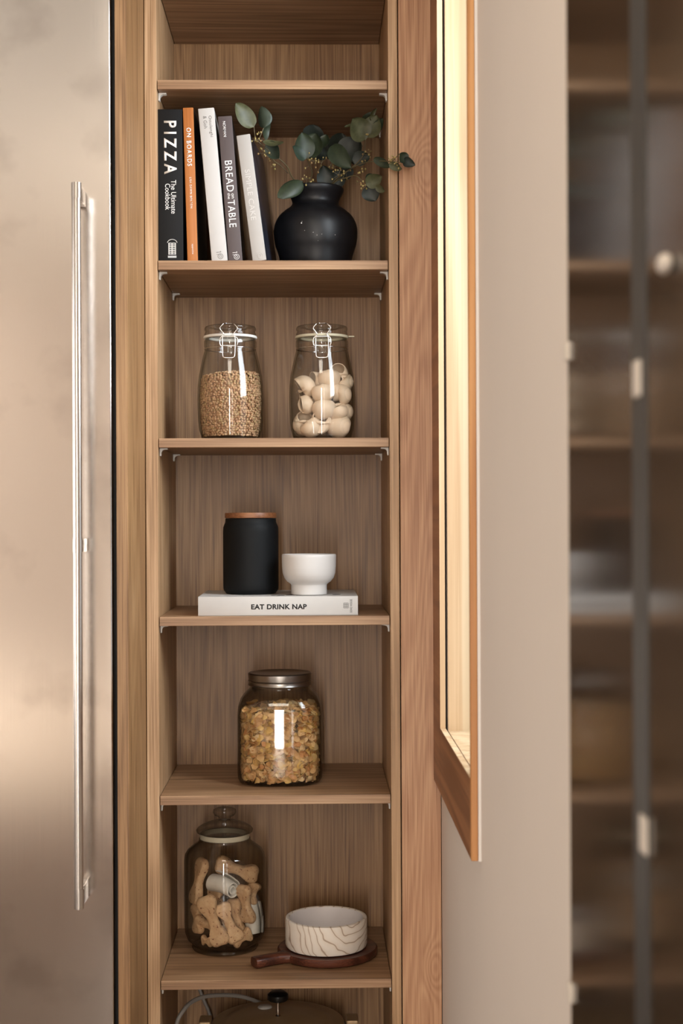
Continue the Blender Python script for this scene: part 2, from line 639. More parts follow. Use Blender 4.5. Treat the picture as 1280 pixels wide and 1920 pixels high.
def text_mesh(txt, name, m, parent, to, w, h, bold=0.0, spacing=1.0, thick=0.0003):
    """lettering fitted into w (along the line) x h, mapped into the parent's frame by to(u, v, t)"""
    cu = bpy.data.curves.new(name, 'FONT')
    cu.body = txt
    cu.space_character = spacing
    cu.offset = bold
    cu.resolution_u = 4
    ob = bpy.data.objects.new(name, cu)
    COL.objects.link(ob)
    dg = bpy.context.evaluated_depsgraph_get()
    me = bpy.data.meshes.new_from_object(ob.evaluated_get(dg))
    bpy.data.objects.remove(ob)
    bpy.data.curves.remove(cu)
    xs = [v.co.x for v in me.vertices]
    ys = [v.co.y for v in me.vertices]
    x0, x1, y0, y1 = min(xs), max(xs), min(ys), max(ys)
    bm = bmesh.new()
    bm.from_mesh(me)
    r = bmesh.ops.extrude_face_region(bm, geom=bm.faces[:])
    top = {v for v in r['geom'] if isinstance(v, bmesh.types.BMVert)}
    for v in bm.verts:
        u = (v.co.x - x0) / (x1 - x0) * w
        q = (v.co.y - y0) / (y1 - y0) * h
        v.co = to(u, q, thick if v in top else -0.00005)
    bmesh.ops.recalc_face_normals(bm, faces=bm.faces)
    bm.to_mesh(me)
    bm.free()
    me.name = name
    me.materials.clear()
    me.materials.append(m)
    o = bpy.data.objects.new(name, me)
    COL.objects.link(o)
    o.parent = parent
    return o


def catmull(pts, n=8):
    pts = [Vector(p) for p in pts]
    q = [pts[0] * 2 - pts[1]] + pts + [pts[-1] * 2 - pts[-2]]
    out = []
    for i in range(1, len(q) - 2):
        for k in range(n):
            t = k / n
            out.append(0.5 * ((2 * q[i]) + (q[i + 1] - q[i - 1]) * t + (2 * q[i - 1] - 5 * q[i] + 4 * q[i + 1] - q[i + 2]) * t * t + (3 * q[i] - q[i - 1] - 3 * q[i + 1] + q[i + 2]) * t ** 3))
    out.append(pts[-1])
    return out


# ------------------------------------------------------------------ key heights (eye level z = 1.32)
EYE = 1.32
XL, XR = -0.290, 0.144            # clear inside of the shelf unit
YB = 0.352                        # its back panel
SF = 0.006                        # front edges of the shelves


def zf(py):
    return EYE - (py - 970) * (2.7 + SF) / F


SH = [(-48, -31), (149.5, 167), (488, 503.5), (821, 838), (1155, 1171.5), (1490, 1508), (1835, 1852.5), (2192, 2209)]
SHZ = [(zf(a), zf(b)) for a, b in SH]           # (top, bottom)
Z2, Z3, Z4, Z5, Z6, Z7 = [SHZ[i][0] for i in (2, 3, 4, 5, 6, 7)]
ZTOP = 2.62

# ------------------------------------------------------------------ the room
struct(MB().box(-3.6, 0.9, -6.3, 0.6, -0.1, 0.0).build('floor', M['floorwood']))
struct(MB().box(-3.6, 0.9, -6.3, 0.6, 2.72, 2.8).build('ceiling', M['ceil']))
struct(MB().box(-3.6, 0.9, 0.46, 0.58, 0, 2.72).build('wall_back', M['wall_far']))
# wall behind the camera with a tall glazed opening; further left the room runs on a metre deeper
DX0, DX1, DZ0, DZ = -0.28, -0.09, 0.02, 2.5
wf = MB()
wf.box(-0.72, DX0, -5.12, -5.0, 0, 2.72)
wf.box(DX1, 0.42, -5.12, -5.0, 0, 2.72)
wf.box(DX0, DX1, -5.12, -5.0, DZ, 2.72)
wf.box(DX0, DX1, -5.12, -5.0, 0, DZ0)
wf.box(-0.72, -0.6, -6.0, -5.12, 0, 2.72)
wf.box(-3.4, -0.6, -6.12, -6.0, 0, 2.72)
struct(wf.build('wall_front', M['wall_far']))
# left wall: a wide window opposite the pine window, and a low opening added to shape a sun patch at the far end
wl = MB()
LY0, LY1, LZ0, LZ1 = -2.7, -0.6, 0.7, 2.2
QY0, QY1, QZ1 = -5.7, -3.7, 0.62
wl.box(-3.4, -3.25, -6.0, QY0, 0, 2.72)
wl.box(-3.4, -3.25, QY0, QY1, QZ1, 2.72)
wl.box(-3.4, -3.25, QY1, LY0, 0, 2.72)
wl.box(-3.4, -3.25, LY0, LY1, 0, LZ0)
wl.box(-3.4, -3.25, LY0, LY1, LZ1, 2.72)
wl.box(-3.4, -3.25, LY1, 0.46, 0, 2.72)
struct(wl.build('wall_left', M['wall_far']))
# unseen roof and outer wall, added to keep sun off the left window
ow = MB()
ow.box(-7.6, -3.4, -3.3, 2.6, 2.4, 2.5)
ow.box(-7.6, -7.5, -3.3, 2.6, 0, 2.4)
struct(ow.build('wall_sun_block', M['wall_far']))
# right wall, with the window opening
WX = 0.238
WY1, WY0 = -0.142, -0.633         # far and near edges of the opening
WZ0, WZ1 = 0.943, 2.40
WEND = -1.358
wr = MB()
wr.box(WX, 0.42, WEND, WY0 - 0.01, 0, 2.72)
wr.box(WX, 0.42, WY1 + 0.01, 0.46, 0, 2.72)
wr.box(WX, 0.42, WY0 - 0.01, WY1 + 0.01, 0, WZ0 - 0.01)
wr.box(WX, 0.42, WY0 - 0.01, WY1 + 0.01, WZ1 + 0.01, 2.72)
struct(wr.build('wall_right', M['wall']))
struct(MB().box(WX, 0.42, -5.0, -2.62, 0, 2.72).build('wall_right', M['wall_far']))

# window: pine casing, apron, sill and jambs
win = bpy.data.objects.new('window_1', None)
COL.objects.link(win)
win.location = (WX, WY0, WZ0)
struct(win, 'pine framed window set in the beige right wall', 'window')
wo = win.location.copy()
CX0, CX1 = 0.2235, 0.2335
MB().box(CX0, CX1, WY1, -0.004, 0.828, 2.5, 0.001).build('far_casing', M['pine_shade'], win, off=wo)
MB().box(CX0, CX1, WY0 - 0.014, WY0, 0.828, 2.5, 0.0012).build('near_casing', M['pine'], win, off=wo)
MB().box(CX0, CX1, WY0, WY1, 0.828, WZ0, 0.0008).build('apron', M['pine_shade'], win, off=wo)
MB().box(CX0, CX1, WY0, WY1, WZ1, 2.5, 0.0008).build('head_casing', M['pine_shade'], win, off=wo)
bk = MB()
bk.box(CX1 + 0.0002, WX - 0.0002, WY0 - 0.0145, WY0 - 0.0005, 0.8275, 2.5)
bk.box(CX1 + 0.0002, WX - 0.0002, WY0, -0.004, 0.8275, WZ0 - 0.008)
bk.build('painted_backing', M['white_trim'], win, off=wo)
jb = MB()
jb.box(0.2385, 0.40, WY1 + 0.003, WY1 + 0.0095, WZ0 - 0.009, WZ1 + 0.009)
jb.build('jamb', M['pine_lit'], win, off=wo)
MB().box(0.2385, 0.40, WY0 - 0.0095, WY0 - 0.003, WZ0 - 0.009, WZ1 + 0.009).build('jamb', M['pine_lit'], win, off=wo)
MB().box(0.2385, 0.44, WY0 - 0.003, WY1 + 0.003, WZ0 - 0.0095, WZ0 - 0.004).build('sill', M['pine_lit'], win, off=wo)
# thin strips on the casing's inner edge, daylight put into their colour
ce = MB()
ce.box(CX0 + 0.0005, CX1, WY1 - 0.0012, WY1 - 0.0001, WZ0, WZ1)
ce.build('casing_edge_lit', M['pine_lit'], win, off=wo)
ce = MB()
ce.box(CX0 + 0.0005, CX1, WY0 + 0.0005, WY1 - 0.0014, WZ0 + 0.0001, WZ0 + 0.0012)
ce.build('casing_edge_lit', M['pine_lit'], win, off=wo)
sash = MB()
sash.box(0.33, 0.37, WY1 - 0.045, WY1 + 0.002, WZ0 + 0.04, WZ1)
sash.box(0.33, 0.37, WY0 - 0.002, WY0 + 0.045, WZ0 + 0.04, WZ1)
sash.box(0.33, 0.37, WY0 - 0.002, WY1 + 0.002, WZ0 - 0.004, WZ0 + 0.04)
sh_ = sash.build('sash', M['pine_lit'], win, off=wo)
MB().box(0.348, 0.352, WY0 + 0.045, WY1 - 0.045, WZ0 + 0.04, WZ1).build('pane', M['glass'], sh_, off=wo)

# ------------------------------------------------------------------ shelf unit
unit = thing('shelf_unit', 'tall narrow oak shelf unit with open compartments beside the steel fridge', 'shelf unit', (XL, 0, 0))
uo = unit.location.copy()
MB().box(-0.3125, XL, 0.0, YB, 0.02, ZTOP, 0.0006).build('side_panel', M['oak_edge_lit'], unit, off=uo)
MB().box(XR, 0.1615, 0.0, YB, 0.02, ZTOP, 0.0006).build('side_panel', M['oak_edge_lit'], unit, off=uo)
MB().box(-0.3125, 0.1615, YB, YB + 0.012, 0.02, ZTOP).build('back_panel', M['oak_back'], unit, off=uo)
shelf0 = None
H = 0.0172
for i, (zt, zb) in enumerate(SHZ):
    if shelf0 is None:
        shelf0 = MB().box(0.0012, XR - XL - 0.0012, SF, YB - 0.001, -H, 0, 0.0006).build('shelf', M['oak_h'], unit)
        s = shelf0
    else:
        s = shelf0.copy()
        COL.objects.link(s)
        s.parent = unit
    s.location = (0, 0, zt)
MB().box(XL + 0.0005, XR - 0.0005, 0.02, YB - 0.001, ZTOP - 0.02, ZTOP - 0.001).build('top_panel', M['oak_h'], unit, off=uo)


def pin_mesh():
    b = MB()
    # thin plate below the shelf with a curved foot against the side panel
    pr = [(0, 0), (0.0145, 0), (0.0145, -0.0022), (0.0075, -0.0028), (0.0045, -0.0045), (0.0028, -0.008), (0.0024, -0.0145), (0, -0.0145)]
    b.prism(pr, 0, 0.011)
    return b


pinL = None
for i, (zt, zb) in enumerate(SHZ[1:7]):
    for yy in (0.03, 0.29):
        for side in (0, 1):
            if pinL is None:
                pinL = pin_mesh().build('shelf_pin', M['white_plastic'], unit)
                pinL['label'] = 'small white plastic shelf support'
                p = pinL
            else:
                p = pinL.copy()
                COL.objects.link(p)
                p.parent = unit
            zz = zt - H - 0.0002
            if side == 0:
                p.location = (0.0006, yy, zz)
            else:
                p.location = (XR - XL - 0.0006, yy, zz)
                p.scale = (-1, 1, 1)
# tiny screw covers on the inner right edge
# filler and end panels
MB()
fp = MB().box(0.1635, WX - 0.0012, -0.004, 0.018, 0.0, ZTOP, 0.0008).build('filler_panel', M['oak_panel_lit'])
tag(fp, 'wide oak filler panel with a knot, between shelf unit and beige wall', 'panel')
ep = MB().box(-0.3335, -0.3138, -0.25, 0.36, 0.0, ZTOP, 0.0008).build('end_panel', M['oak_v'])
tag(ep, 'oak end panel standing out between the fridge and the shelf unit', 'panel')

# ------------------------------------------------------------------ fridge
FX1 = -0.3385
FYF = -0.275
fr = thing('fridge', 'brushed stainless steel fridge with one long vertical bar handle', 'fridge', (-0.72, -0.1, 0.0))
fo = fr.location.copy()
MB().box(-1.16, -0.336, -0.232, 0.40, 0.06, 2.45).build('body', M['black_gap'], fr, off=fo)
MB().box(-1.14, -0.36, -0.18, 0.38, 0.0, 0.06).build('plinth', M['black_gap'], fr, off=fo)
dr = MB().box(-1.16, FX1, FYF, -0.233, 0.1, 2.44, 0.0016, 3).build('door', M['steel'], fr, off=fo)
HY = -0.338
t = P(142.5, 343, HY)
b_ = P(147.5, 1704, HY)
hx = (P(145.5, 1020, HY)).x
hd = MB()
hr = 0.0076
hd.tube([(t.x, HY, t.z), (hx, HY, (t.z + b_.z) / 2), (b_.x, HY, b_.z)], hr, 24)
hbar = hd.build('handle', M['handle'], fr, smooth=40, off=fo)
for zc, hh in ((t.z - 0.013, 0.026), (EYE - (1021 - 970) * S(HY), 0.022), (b_.z + 0.017, 0.032)):
    q = MB()
    q.box(hx - 0.0055, hx + 0.0055, HY + 0.004, FYF + 0.0002, zc - hh / 2, zc + hh / 2, 0.001)
    q.tube([(hx, HY, zc - hh / 2 - 0.0), (hx, HY, zc + hh / 2)], hr + 0.0006, 24)
    q.build('handle_bracket', M['handle'], hbar, smooth=40, off=fo)

# ------------------------------------------------------------------ glass display cabinet on the right
gc = thing('display_cabinet', 'dark glass fronted cabinet out of focus at the right edge', 'cabinet', (WX + 0.15, -2.0, 0))
go = gc.location.copy()
MB().box(WX + 0.022, 0.56, -2.60, WEND - 0.002, 0.02, 2.62).build('carcass', M['dark_frame'], gc, off=go)
PY1, PY0 = -1.633, -1.680
MB().box(WX - 0.001, WX + 0.021, PY0, PY1, 0.03, 2.60, 0.001).build('post', M['dark_frame'], gc, off=go)
d1 = MB().box(WX, WX + 0.02, PY1 + 0.001, WEND - 0.004, 0.03, 2.60, 0.001).build('door', M['tinted'], gc, off=go)
d2 = MB().box(WX, WX + 0.02, -2.58, PY0 - 0.001, 0.03, 2.60, 0.001).build('door', M['tinted'], gc, off=go)


def pull(px, py, hz, wy, par):
    y = WX / ((px - 587) / F) - 2.7
    z = EYE - (py - 970) * (2.7 + y) / F
    MB().box(WX - 0.0035, WX - 0.0008, y - wy, y + wy, z - hz, z + hz, 0.002).build('catch', M['pull'], par, off=go)


pull(1203, 712, 0.0135, 0.0105, d1)
pull(1211, 1570, 0.0135, 0.0105, d1)
for px, py in ((1069, 660), (1076, 1865)):
    y = WEND - 0.008
    z = EYE - (py - 970) * (2.7 + y) / F
    MB().box(WX - 0.004, WX + 0.004, y - 0.006, y + 0.006, z - 0.009, z + 0.009, 0.002).build('hinge', M['pull'], d1, off=go)
y = WX / ((1262 - 587) / F) - 2.7
kb = MB().ball((WX - 0.004, y, EYE + 475 * (2.7 + y) / F), 0.005, 0.012, 0.007, 2).build('catch', M['pull'], d2, smooth=180, off=go)


# ------------------------------------------------------------------ books
def make_book(name, label, px0, top, px1b, thick, Yf, shelf_z, lean, height, depth, spine, right, left, group, xb, yaw=0):
    """stands on its lower-left edge at pixel xb, leaning by lean degrees to the left"""
    s = S(Yf)
    base = P(xb, 488, Yf)
    o = thing(name, label, 'book', (base.x, Yf, shelf_z + 0.0003), group, (0, -R(lean), -R(yaw)))
    c = 0.0028
    MB().box(0, thick, 0, 0.004, 0, height, 0.0013).build('spine', spine, o, smooth=40)
    MB().box(0, c, 0.0041, depth, 0, height, 0.0006).build('left_cover', left, o)
    MB().box(thick - c, thick, 0.0041, depth, 0, height, 0.0006).build('right_cover', right, o)
    MB().box(c + 0.0001, thick - c - 0.0001, 0.0042, depth - 0.004, 0.003, height - 0.003).build('pages', M['paper'], o)
    return o


BG = 'cookbooks standing on the shelf'
YF = 0.022
sb = S(YF)


def spine_text(o, txt, m, zc0, zc1, x0, x1, bold=0.0, spacing=1.0, name='title'):
    """reads downwards; zc0/zc1 = start and end height, x0/x1 = base line and top of the letters"""
    return text_mesh(txt, name, m, o, lambda u, v, t: Vector((x0 + v, -t, zc0 - u)), zc0 - zc1, x1 - x0, bold, spacing)


def hgt(top):
    return (P(400, top, YF).z - Z2)


# black pizza book
h = hgt(205)
b1 = make_book('cookbook', 'thick black cookbook with large white title, leftmost in the row', 0, 0, 0, 0.0465, YF, Z2, 0.2, h, 0.21, M['bk_black'], M['bk_black'], M['bk_black'], BG, 297.4)


def zz(py, top, hh):
    return hh - (py - top) * sb


spine_text(b1, 'PIZZA', M['ink_white'], zz(227, 205, h), zz(327, 205, h), 0.0118, 0.0352, 0.022, 1.5)
spine_text(b1, 'The Ultimate', M['ink_white'], zz(338, 205, h), zz(401, 205, h), 0.0243, 0.0338)
spine_text(b1, 'Cookbook', M['ink_white'], zz(345, 205, h), zz(394, 205, h), 0.0132, 0.0228)
lg = MB()
zc = zz(466, 205, h)
for k in range(7):
    lg.box(0.019, 0.0325, -0.0003, 0, zc + 0.009 - k * 0.0034, zc + 0.0105 - k * 0.0034)
lg.box(0.0185, 0.0202, -0.0003, 0, zc - 0.012, zc + 0.0105)
lg.box(0.031, 0.0327, -0.0003, 0, zc - 0.012, zc + 0.0105)
lg.box(0.0245, 0.0262, -0.0003, 0, zc - 0.012, zc + 0.0105)
lg.tube([(0.0258 + 0.0095 * math.cos(a), -0.0002, zc + 0.0085 + 0.0085 * math.sin(a)) for a in [PI * (0.08 + 0.84 * i / 12) for i in range(13)]], 0.0005, 6)
for k in range(2):
    lg.box(0.0175, 0.0335, -0.0003, 0, zc - 0.0155 - k * 0.0022, zc - 0.0142 - k * 0.0022)
lg.build('publisher_mark', M['ink_white'], b1)
# orange wood-look book
h = hgt(202)
b2 = make_book('cookbook', 'thin orange wood-patterned cookbook with white title, beside the black one', 0, 0, 0, 0.0198, YF, Z2, 1.5, h, 0.205, M['bk_orange'], M['bk_dark'], M['bk_orange'], BG, 351.2, 1.2)
spine_text(b2, 'ON BOARDS', M['ink_white'], zz(240, 202, h), zz(312, 202, h), 0.0052, 0.0142, 0.02, 1.25)
spine_text(b2, 'LISA DAWN BOLTON', M['ink_white'], zz(333, 202, h), zz(391, 202, h), 0.0085, 0.0125, 0.01, 1.2, 'author_name')
spine_text(b2, 'appetite', M['ink_white'], zz(458, 202, h), zz(477, 202, h), 0.0085, 0.0124, 0, 1.1, 'publisher_name')
# white book
h = hgt(204) + 0.001
b3 = make_book('cookbook', 'tall white cookbook leaning left, with small grey author lettering at the top', 0, 0, 0, 0.0302, YF, Z2, 4.9, h, 0.2, M['bk_white'], M['bk_white'], M['bk_floral'], BG, 396.8)
spine_text(b3, 'Ottolenghi', M['ink_grey'], zz(219, 204, h), zz(259, 204, h), 0.0172, 0.0242, 0, 1.05, 'author_name')
spine_text(b3, '& Goh', M['ink_grey'], zz(219, 204, h), zz(242, 204, h), 0.0082, 0.0148, 0, 1.05, 'author_name')


def ten_mark(o, zc, xc, m):
    g = MB()
    ring = [(xc + 0.0028 + 0.0048 * math.cos(2 * PI * i / 20), -0.0002, zc - 0.003 + 0.0048 * math.sin(2 * PI * i / 20)) for i in range(20)]
    g.tube(ring, 0.00045, 6, True)
    g.tube([(xc + 0.0028 + 0.002 * math.cos(2 * PI * i / 12), -0.0002, zc - 0.003 + 0.0024 * math.sin(2 * PI * i / 12)) for i in range(12)], 0.0004, 6, True)
    g.tube([(xc - 0.0045, -0.0002, zc + 0.005), (xc + 0.0045, -0.0002, zc + 0.005)], 0.0005, 6)
    g.tube([(xc - 0.0045, -0.0002, zc + 0.001), (xc + 0.003, -0.0002, zc + 0.001)], 0.0004, 6)
    g.tube([(xc + 0.0045, -0.0002, zc + 0.005), (xc + 0.003, -0.0002, zc + 0.007)], 0.0004, 6)
    g.build('publisher_mark', m, o)


ten_mark(b3, 0.012, 0.0148, M['ink_grey'])
# taupe book
h = hgt(219) + 0.001
b4 = make_book('cookbook', 'grey-brown cookbook with thin white title, between two pale books', 0, 0, 0, 0.0265, YF, Z2, 4.0, h, 0.19, M['bk_taupe'], M['bk_dark'], M['bk_taupe'], BG, 428.3)
spine_text(b4, 'NORMAN', M['ink_white'], zz(229, 219, h), zz(258, 219, h), 0.0082, 0.0134, 0.005, 1.05, 'author_name')
spine_text(b4, 'BREAD', M['ink_white'], zz(303, 219, h), zz(361, 219, h), 0.0068, 0.0202, 0.0, 1.1)
spine_text(b4, 'on', M['ink_white'], zz(365, 219, h), zz(374, 219, h), 0.0148, 0.0190)
spine_text(b4, 'the', M['ink_white'], zz(363.5, 219, h), zz(375, 219, h), 0.0076, 0.0126)
spine_text(b4, 'TABLE', M['ink_white'], zz(377, 219, h), zz(428, 219, h), 0.0068, 0.0200, 0.0, 1.1)
ten_mark(b4, 0.0115, 0.0132, M['ink_white'])
# light grey book
h = hgt(254) + 0.002
b5 = make_book('cookbook', 'short pale grey cookbook leaning left beside the black vase', 0, 0, 0, 0.0262, YF, Z2, 7.2, h, 0.19, M['bk_grey'], M['bk_photo'], M['bk_white'], BG, 473.5, 5.5)
spine_text(b5, 'SIMPLE CAKE', M['ink_emboss'], zz(320, 254, h), zz(416, 254, h), 0.0072, 0.0172, 0.0, 1.05)
ten_mark(b5, 0.012, 0.0135, M['ink_emboss'])

# lying book
BT = 0.0362
bx0, bx1 = P(371, 1140, 0.02).x, P(671, 1140, 0.02).x
bw = bx1 - bx0
b6 = thing('hardback_book', 'thick white book lying flat under the black canister and the white bowl', 'book', (bx0, 0.02, Z4 + 0.0002))
MB().box(0, bw, 0, 0.004, 0, BT, 0.0012).build('spine', M['bk_white'], b6, smooth=40)
MB().box(0, bw, 0.0041, 0.24, BT - 0.003, BT, 0.0006).build('front_cover', M['bk_white'], b6)
MB().box(0, bw, 0.0041, 0.24, 0, 0.003, 0.0006).build('back_cover', M['bk_white'], b6)
MB().box(0.003, bw - 0.003, 0.0042, 0.235, 0.0031, BT - 0.0031).build('pages', M['paper'], b6)
s6 = S(0.02)
text_mesh('EAT DRINK NAP', 'title', M['ink_black'], b6, lambda u, v, t: Vector((99.5 * s6 + u, -t, BT - (1142 - 1118) * s6 + v)), 104 * s6, 9.6 * s6, 0.035, 1.06)
text_mesh('SOHO HOUSE', 'publisher_name', M['ink_black'], b6, lambda u, v, t: Vector((288.5 * s6 - v, -t, BT - (1149 - 1118) * s6 + u)), 25 * s6, 4.2 * s6, 0.0, 1.1)
g6 = MB()
for k in range(4):
    x = (272.5 + k * 2.9) * s6
    g6.box(x - 0.0003, x + 0.0003, -0.0003, 0, BT - 22.5 * s6, BT - 13 * s6)
    z = BT - (13 + k * 3.1) * s6
    g6.box(272.5 * s6, 281.2 * s6, -0.0003, 0, z - 0.0003, z + 0.0003)
g6.build('publisher_mark', M['ink_black'], b6)
for (x, y, r) in ((0.155, 0.035, 0.008), (0.175, 0.05, 0.011), (0.142, 0.04, 0.006), (0.262, 0.06, 0.008), (0.19, 0.034, 0.006)):
    MB().lathe([(0, BT + 0.0003), (r, BT + 0.0003), (r, BT - 0.0001)], 20, (x, y)).build('printed_blot', M['ink_black'], b6)

# ------------------------------------------------------------------ black vase and eucalyptus
VY = 0.135
vs = S(VY)
vc = P(591.5, 440, VY)
vase = thing('vase', 'round black clay vase holding eucalyptus, beside the leaning books', 'vase', (vc.x, VY, Z2 + 0.0003))
k = vs


def vz(py):
    return P(591, py, VY).z - Z2


outp = [(0, 0), (58 * k, 0), (63 * k, 0.004), (70 * k, vz(478)), (76 * k, vz(460)), (78.5 * k, vz(440)), (77 * k, vz(424)), (70 * k, vz(409)), (59 * k, vz(398)), (49 * k, vz(391)), (44.5 * k, vz(385)), (44 * k, vz(379)), (47 * k, vz(371)), (51.5 * k, vz(363)), (53 * k, vz(357)), (51.5 * k, vz(354)), (48.5 * k, vz(354.5)),
        (45 * k, vz(362)), (39 * k, vz(378)), (42 * k, vz(388)), (62 * k, vz(404)), (72 * k, vz(430)), (66 * k, vz(475)), (0, 0.01)]
pts = catmull([Vector((r, 0, z)) for r, z in outp[1:-1]], 4)
MB().lathe([(0, 0)] + [(p.x, p.z) for p in pts] + [(0, 0.012)], 72).build('pot', M['black_clay'], vase, smooth=60)
# reactive pinholes in the glaze
for px, py, r in ((565, 420, 1.6), (571, 434, 0.7), (587, 438, 0.8), (594, 443, 0.8), (628, 441, 0.8), (603, 441, 0.6), (596, 453, 0.5), (566, 417, 0.7)):
    q = P(px, py, VY - 0.07)
    rr = (q.x - vc.x)
    hz = q.z - Z2
    # radius at this height
    rad = 0.0
    for a, c in zip(pts, pts[1:]):
        if a.x > 50 * k and min(a.z, c.z) <= hz <= max(a.z, c.z):
            rad = max(rad, a.x + (c.x - a.x) * (hz - a.z) / (c.z - a.z + 1e-9))
    yy = -math.sqrt(max(rad * rad - rr * rr, 0))
    MB().ball((rr, yy, hz), r * k, r * k * 0.4, r * k, 1).build('glaze_speck', M['ceramic'], vase, smooth=180)


def leaf(o, mat, base, tip, width, Yb, Yt, twist=0.0, fold=0.25, sag=0.12, shape=0.8):
    a = P(base[0], base[1], Yb) - Vector(o.location)
    b = P(tip[0], tip[1], Yt) - Vector(o.location)
    ax = b - a
    ln = ax.length
    axn = ax.normalized()
    view = Vector((0, -1, 0.0))
    side = axn.cross(view).normalized()
    nrm = side.cross(axn).normalized()
    q = Matrix.Rotation(R(twist), 3, axn)
    side = q @ side
    nrm = q @ nrm
    if nrm.y > 0:
        nrm = -nrm
    w = width * S((Yb + Yt) / 2) * 0.6
    nu, nv = 14, 8
    verts, faces = [], []
    th = 0.0004
    for t in (0, 1):
        for i in range(nu + 1):
            u = i / nu
            uu = u ** shape
            hw = w * (max(0.0, math.sin(PI * min(uu, 1.0)))) ** 0.62
            hw = max(hw, 0.0003)
            for j in range(nv + 1):
                v = j / nv * 2 - 1
                wav = 0.06 * math.sin(5 * u + 3 * v) * w * abs(v)
                p = a + axn * (ln * u) + side * (hw * v * (1 - 0.15 * abs(fold) * v * v)) + nrm * (fold * hw * (v * v) - sag * ln * math.sin(PI * u * 0.9) + wav) * 1.0 + nrm * (th * t)
                verts.append(p)
    st = (nu + 1) * (nv + 1)
    for i in range(nu):
        for j in range(nv):
            p = i * (nv + 1) + j
            faces.append((p, p + 1, p + nv + 2, p + nv + 1))
            faces.append((st + p, st + p + nv + 1, st + p + nv + 2, st + p + 1))
    edge = [j for j in range(nv + 1)] + [i * (nv + 1) + nv for i in range(1, nu + 1)] + [nu * (nv + 1) + j for j in range(nv - 1, -1, -1)] + [i * (nv + 1) for i in range(nu - 1, 0, -1)]
    for i in range(len(edge)):
        p, q2 = edge[i], edge[(i + 1) % len(edge)]
        faces.append((p, q2, st + q2, st + p))
    return MB().add(verts, faces).build('leaf', mat, o, smooth=60)


EG = 'eucalyptus sprigs in the black vase'
mouth = Vector((vc.x, VY, Z2 + vz(354)))


def sprig(label, path, leaves, buds, r=0.0014, ex=()):
    o = thing('eucalyptus_sprig', label, 'sprig', tuple(mouth + Vector((path[0][0], path[0][1], -0.02))), EG)
    loc = Vector(o.location)
    p0 = mouth + Vector((path[0][0], path[0][1], -0.035))
    pts = [p0, mouth + Vector((path[0][0] * 1.25, path[0][1] * 1.25, 0.004))] + [P(*q) for q in path[1:]]
    c = catmull(pts, 6)
    b = MB()
    b.tube([p - loc for p in c], [r * (1 - 0.55 * i / len(c)) for i in range(len(c))], 8)
    for e in ex:
        ce_ = catmull([P(*q) for q in e], 5)
        b.tube([p - loc for p in ce_], 0.0008, 6)
    b.build('stem', M['stem'], o, smooth=60)
    for (mt, base, tip, w, Yb, Yt, tw, fo_, sg) in leaves:
        leaf(o, M[mt], base, tip, w, Yb, Yt, tw, fo_, sg)
    for (px, py, yy, n, spr) in buds:
        b = MB()
        st_ = MB()
        c0 = P(px, py, yy)
        for i in range(n):
            d = Vector((rng.gauss(0, 1), rng.gauss(0, 0.7), rng.gauss(0, 1))) * spr
            q = c0 + d
            rr = rng.uniform(0.0014, 0.0022)
            b.ball(q - loc, rr, rr, rr * 1.25, 1)
            st_.tube([c0 - loc, q - loc], 0.0004, 5)
        bc_ = b.build('bud_cluster', M['bud'], o, smooth=180)
        st_.build('bud_stalk', M['stem'], bc_, smooth=60)
    return o


sprig('eucalyptus sprig arching left out of the vase over the pale grey book', [(-0.028, -0.012), (546, 330, 0.10), (538, 312, 0.085), (520, 295, 0.07), (500, 279, 0.06), (480, 262, 0.05), (477, 250, 0.045)], [
    ('leaf_olive', (476, 238), (442, 193), 31, 0.045, 0.02, 15, 0.25, 0.10),
    ('leaf_teal', (494, 240), (490, 199), 27, 0.045, 0.04, -30, -0.35, 0.08),
    ('leaf_green', (497, 262), (507, 230), 15, 0.055, 0.05, 50, 0.3, 0.2),
    ('leaf_olive', (493, 265), (531, 266), 16, 0.055, 0.03, -40, 0.3, 0.15),
    ('leaf_teal', (500, 268), (523, 297), 26, 0.06, 0.05, 30, 0.3, 0.1)],
    [(480, 262, 0.045, 9, 0.005), (488, 250, 0.045, 3, 0.004), (496, 287, 0.058, 6, 0.006), (509, 297, 0.065, 6, 0.006), (515, 314, 0.075, 4, 0.005)],
    ex=[[(480, 262, 0.05), (477, 250, 0.045), (476, 238, 0.045)], [(484, 264, 0.05), (490, 250, 0.045), (494, 240, 0.045)], [(480, 262, 0.05), (492, 263, 0.055)], [(505, 283, 0.06), (512, 300, 0.065), (525, 310, 0.08), (540, 325, 0.1)]])
sprig('short eucalyptus sprig drooping over the left rim of the vase', [(-0.03, -0.026), (566, 340, 0.07)], [
    ('leaf_green', (567, 340), (520, 372), 30, 0.065, 0.045, 10, -0.3, -0.08)],
    [(575, 335, 0.08, 5, 0.006), (583, 342, 0.09, 3, 0.004)])
sprig('eucalyptus sprig standing in the middle of the vase with two broad round leaves', [(-0.012, 0.0), (585, 325, 0.12), (578, 305, 0.10), (574, 296, 0.09)], [
    ('leaf_green', (573, 298), (566, 248), 36, 0.085, 0.07, 20, 0.3, 0.05),
    ('leaf_green', (578, 298), (592, 250), 44, 0.09, 0.09, -25, 0.3, 0.05),
    ('leaf_dark', (592, 300), (602, 270), 30, 0.14, 0.15, 10, 0.2, 0.05),
    ('leaf_teal', (572, 299), (549, 274), 24, 0.08, 0.06, 35, 0.3, 0.1),
    ('leaf_dark', (586, 262), (588, 234), 34, 0.16, 0.17, 10, 0.2, 0.05),
    ('leaf_green', (601, 279), (611, 252), 24, 0.11, 0.12, -30, 0.3, 0.1)],
    [(578, 298, 0.085, 7, 0.006), (590, 303, 0.09, 7, 0.007), (603, 305, 0.1, 6, 0.007)])
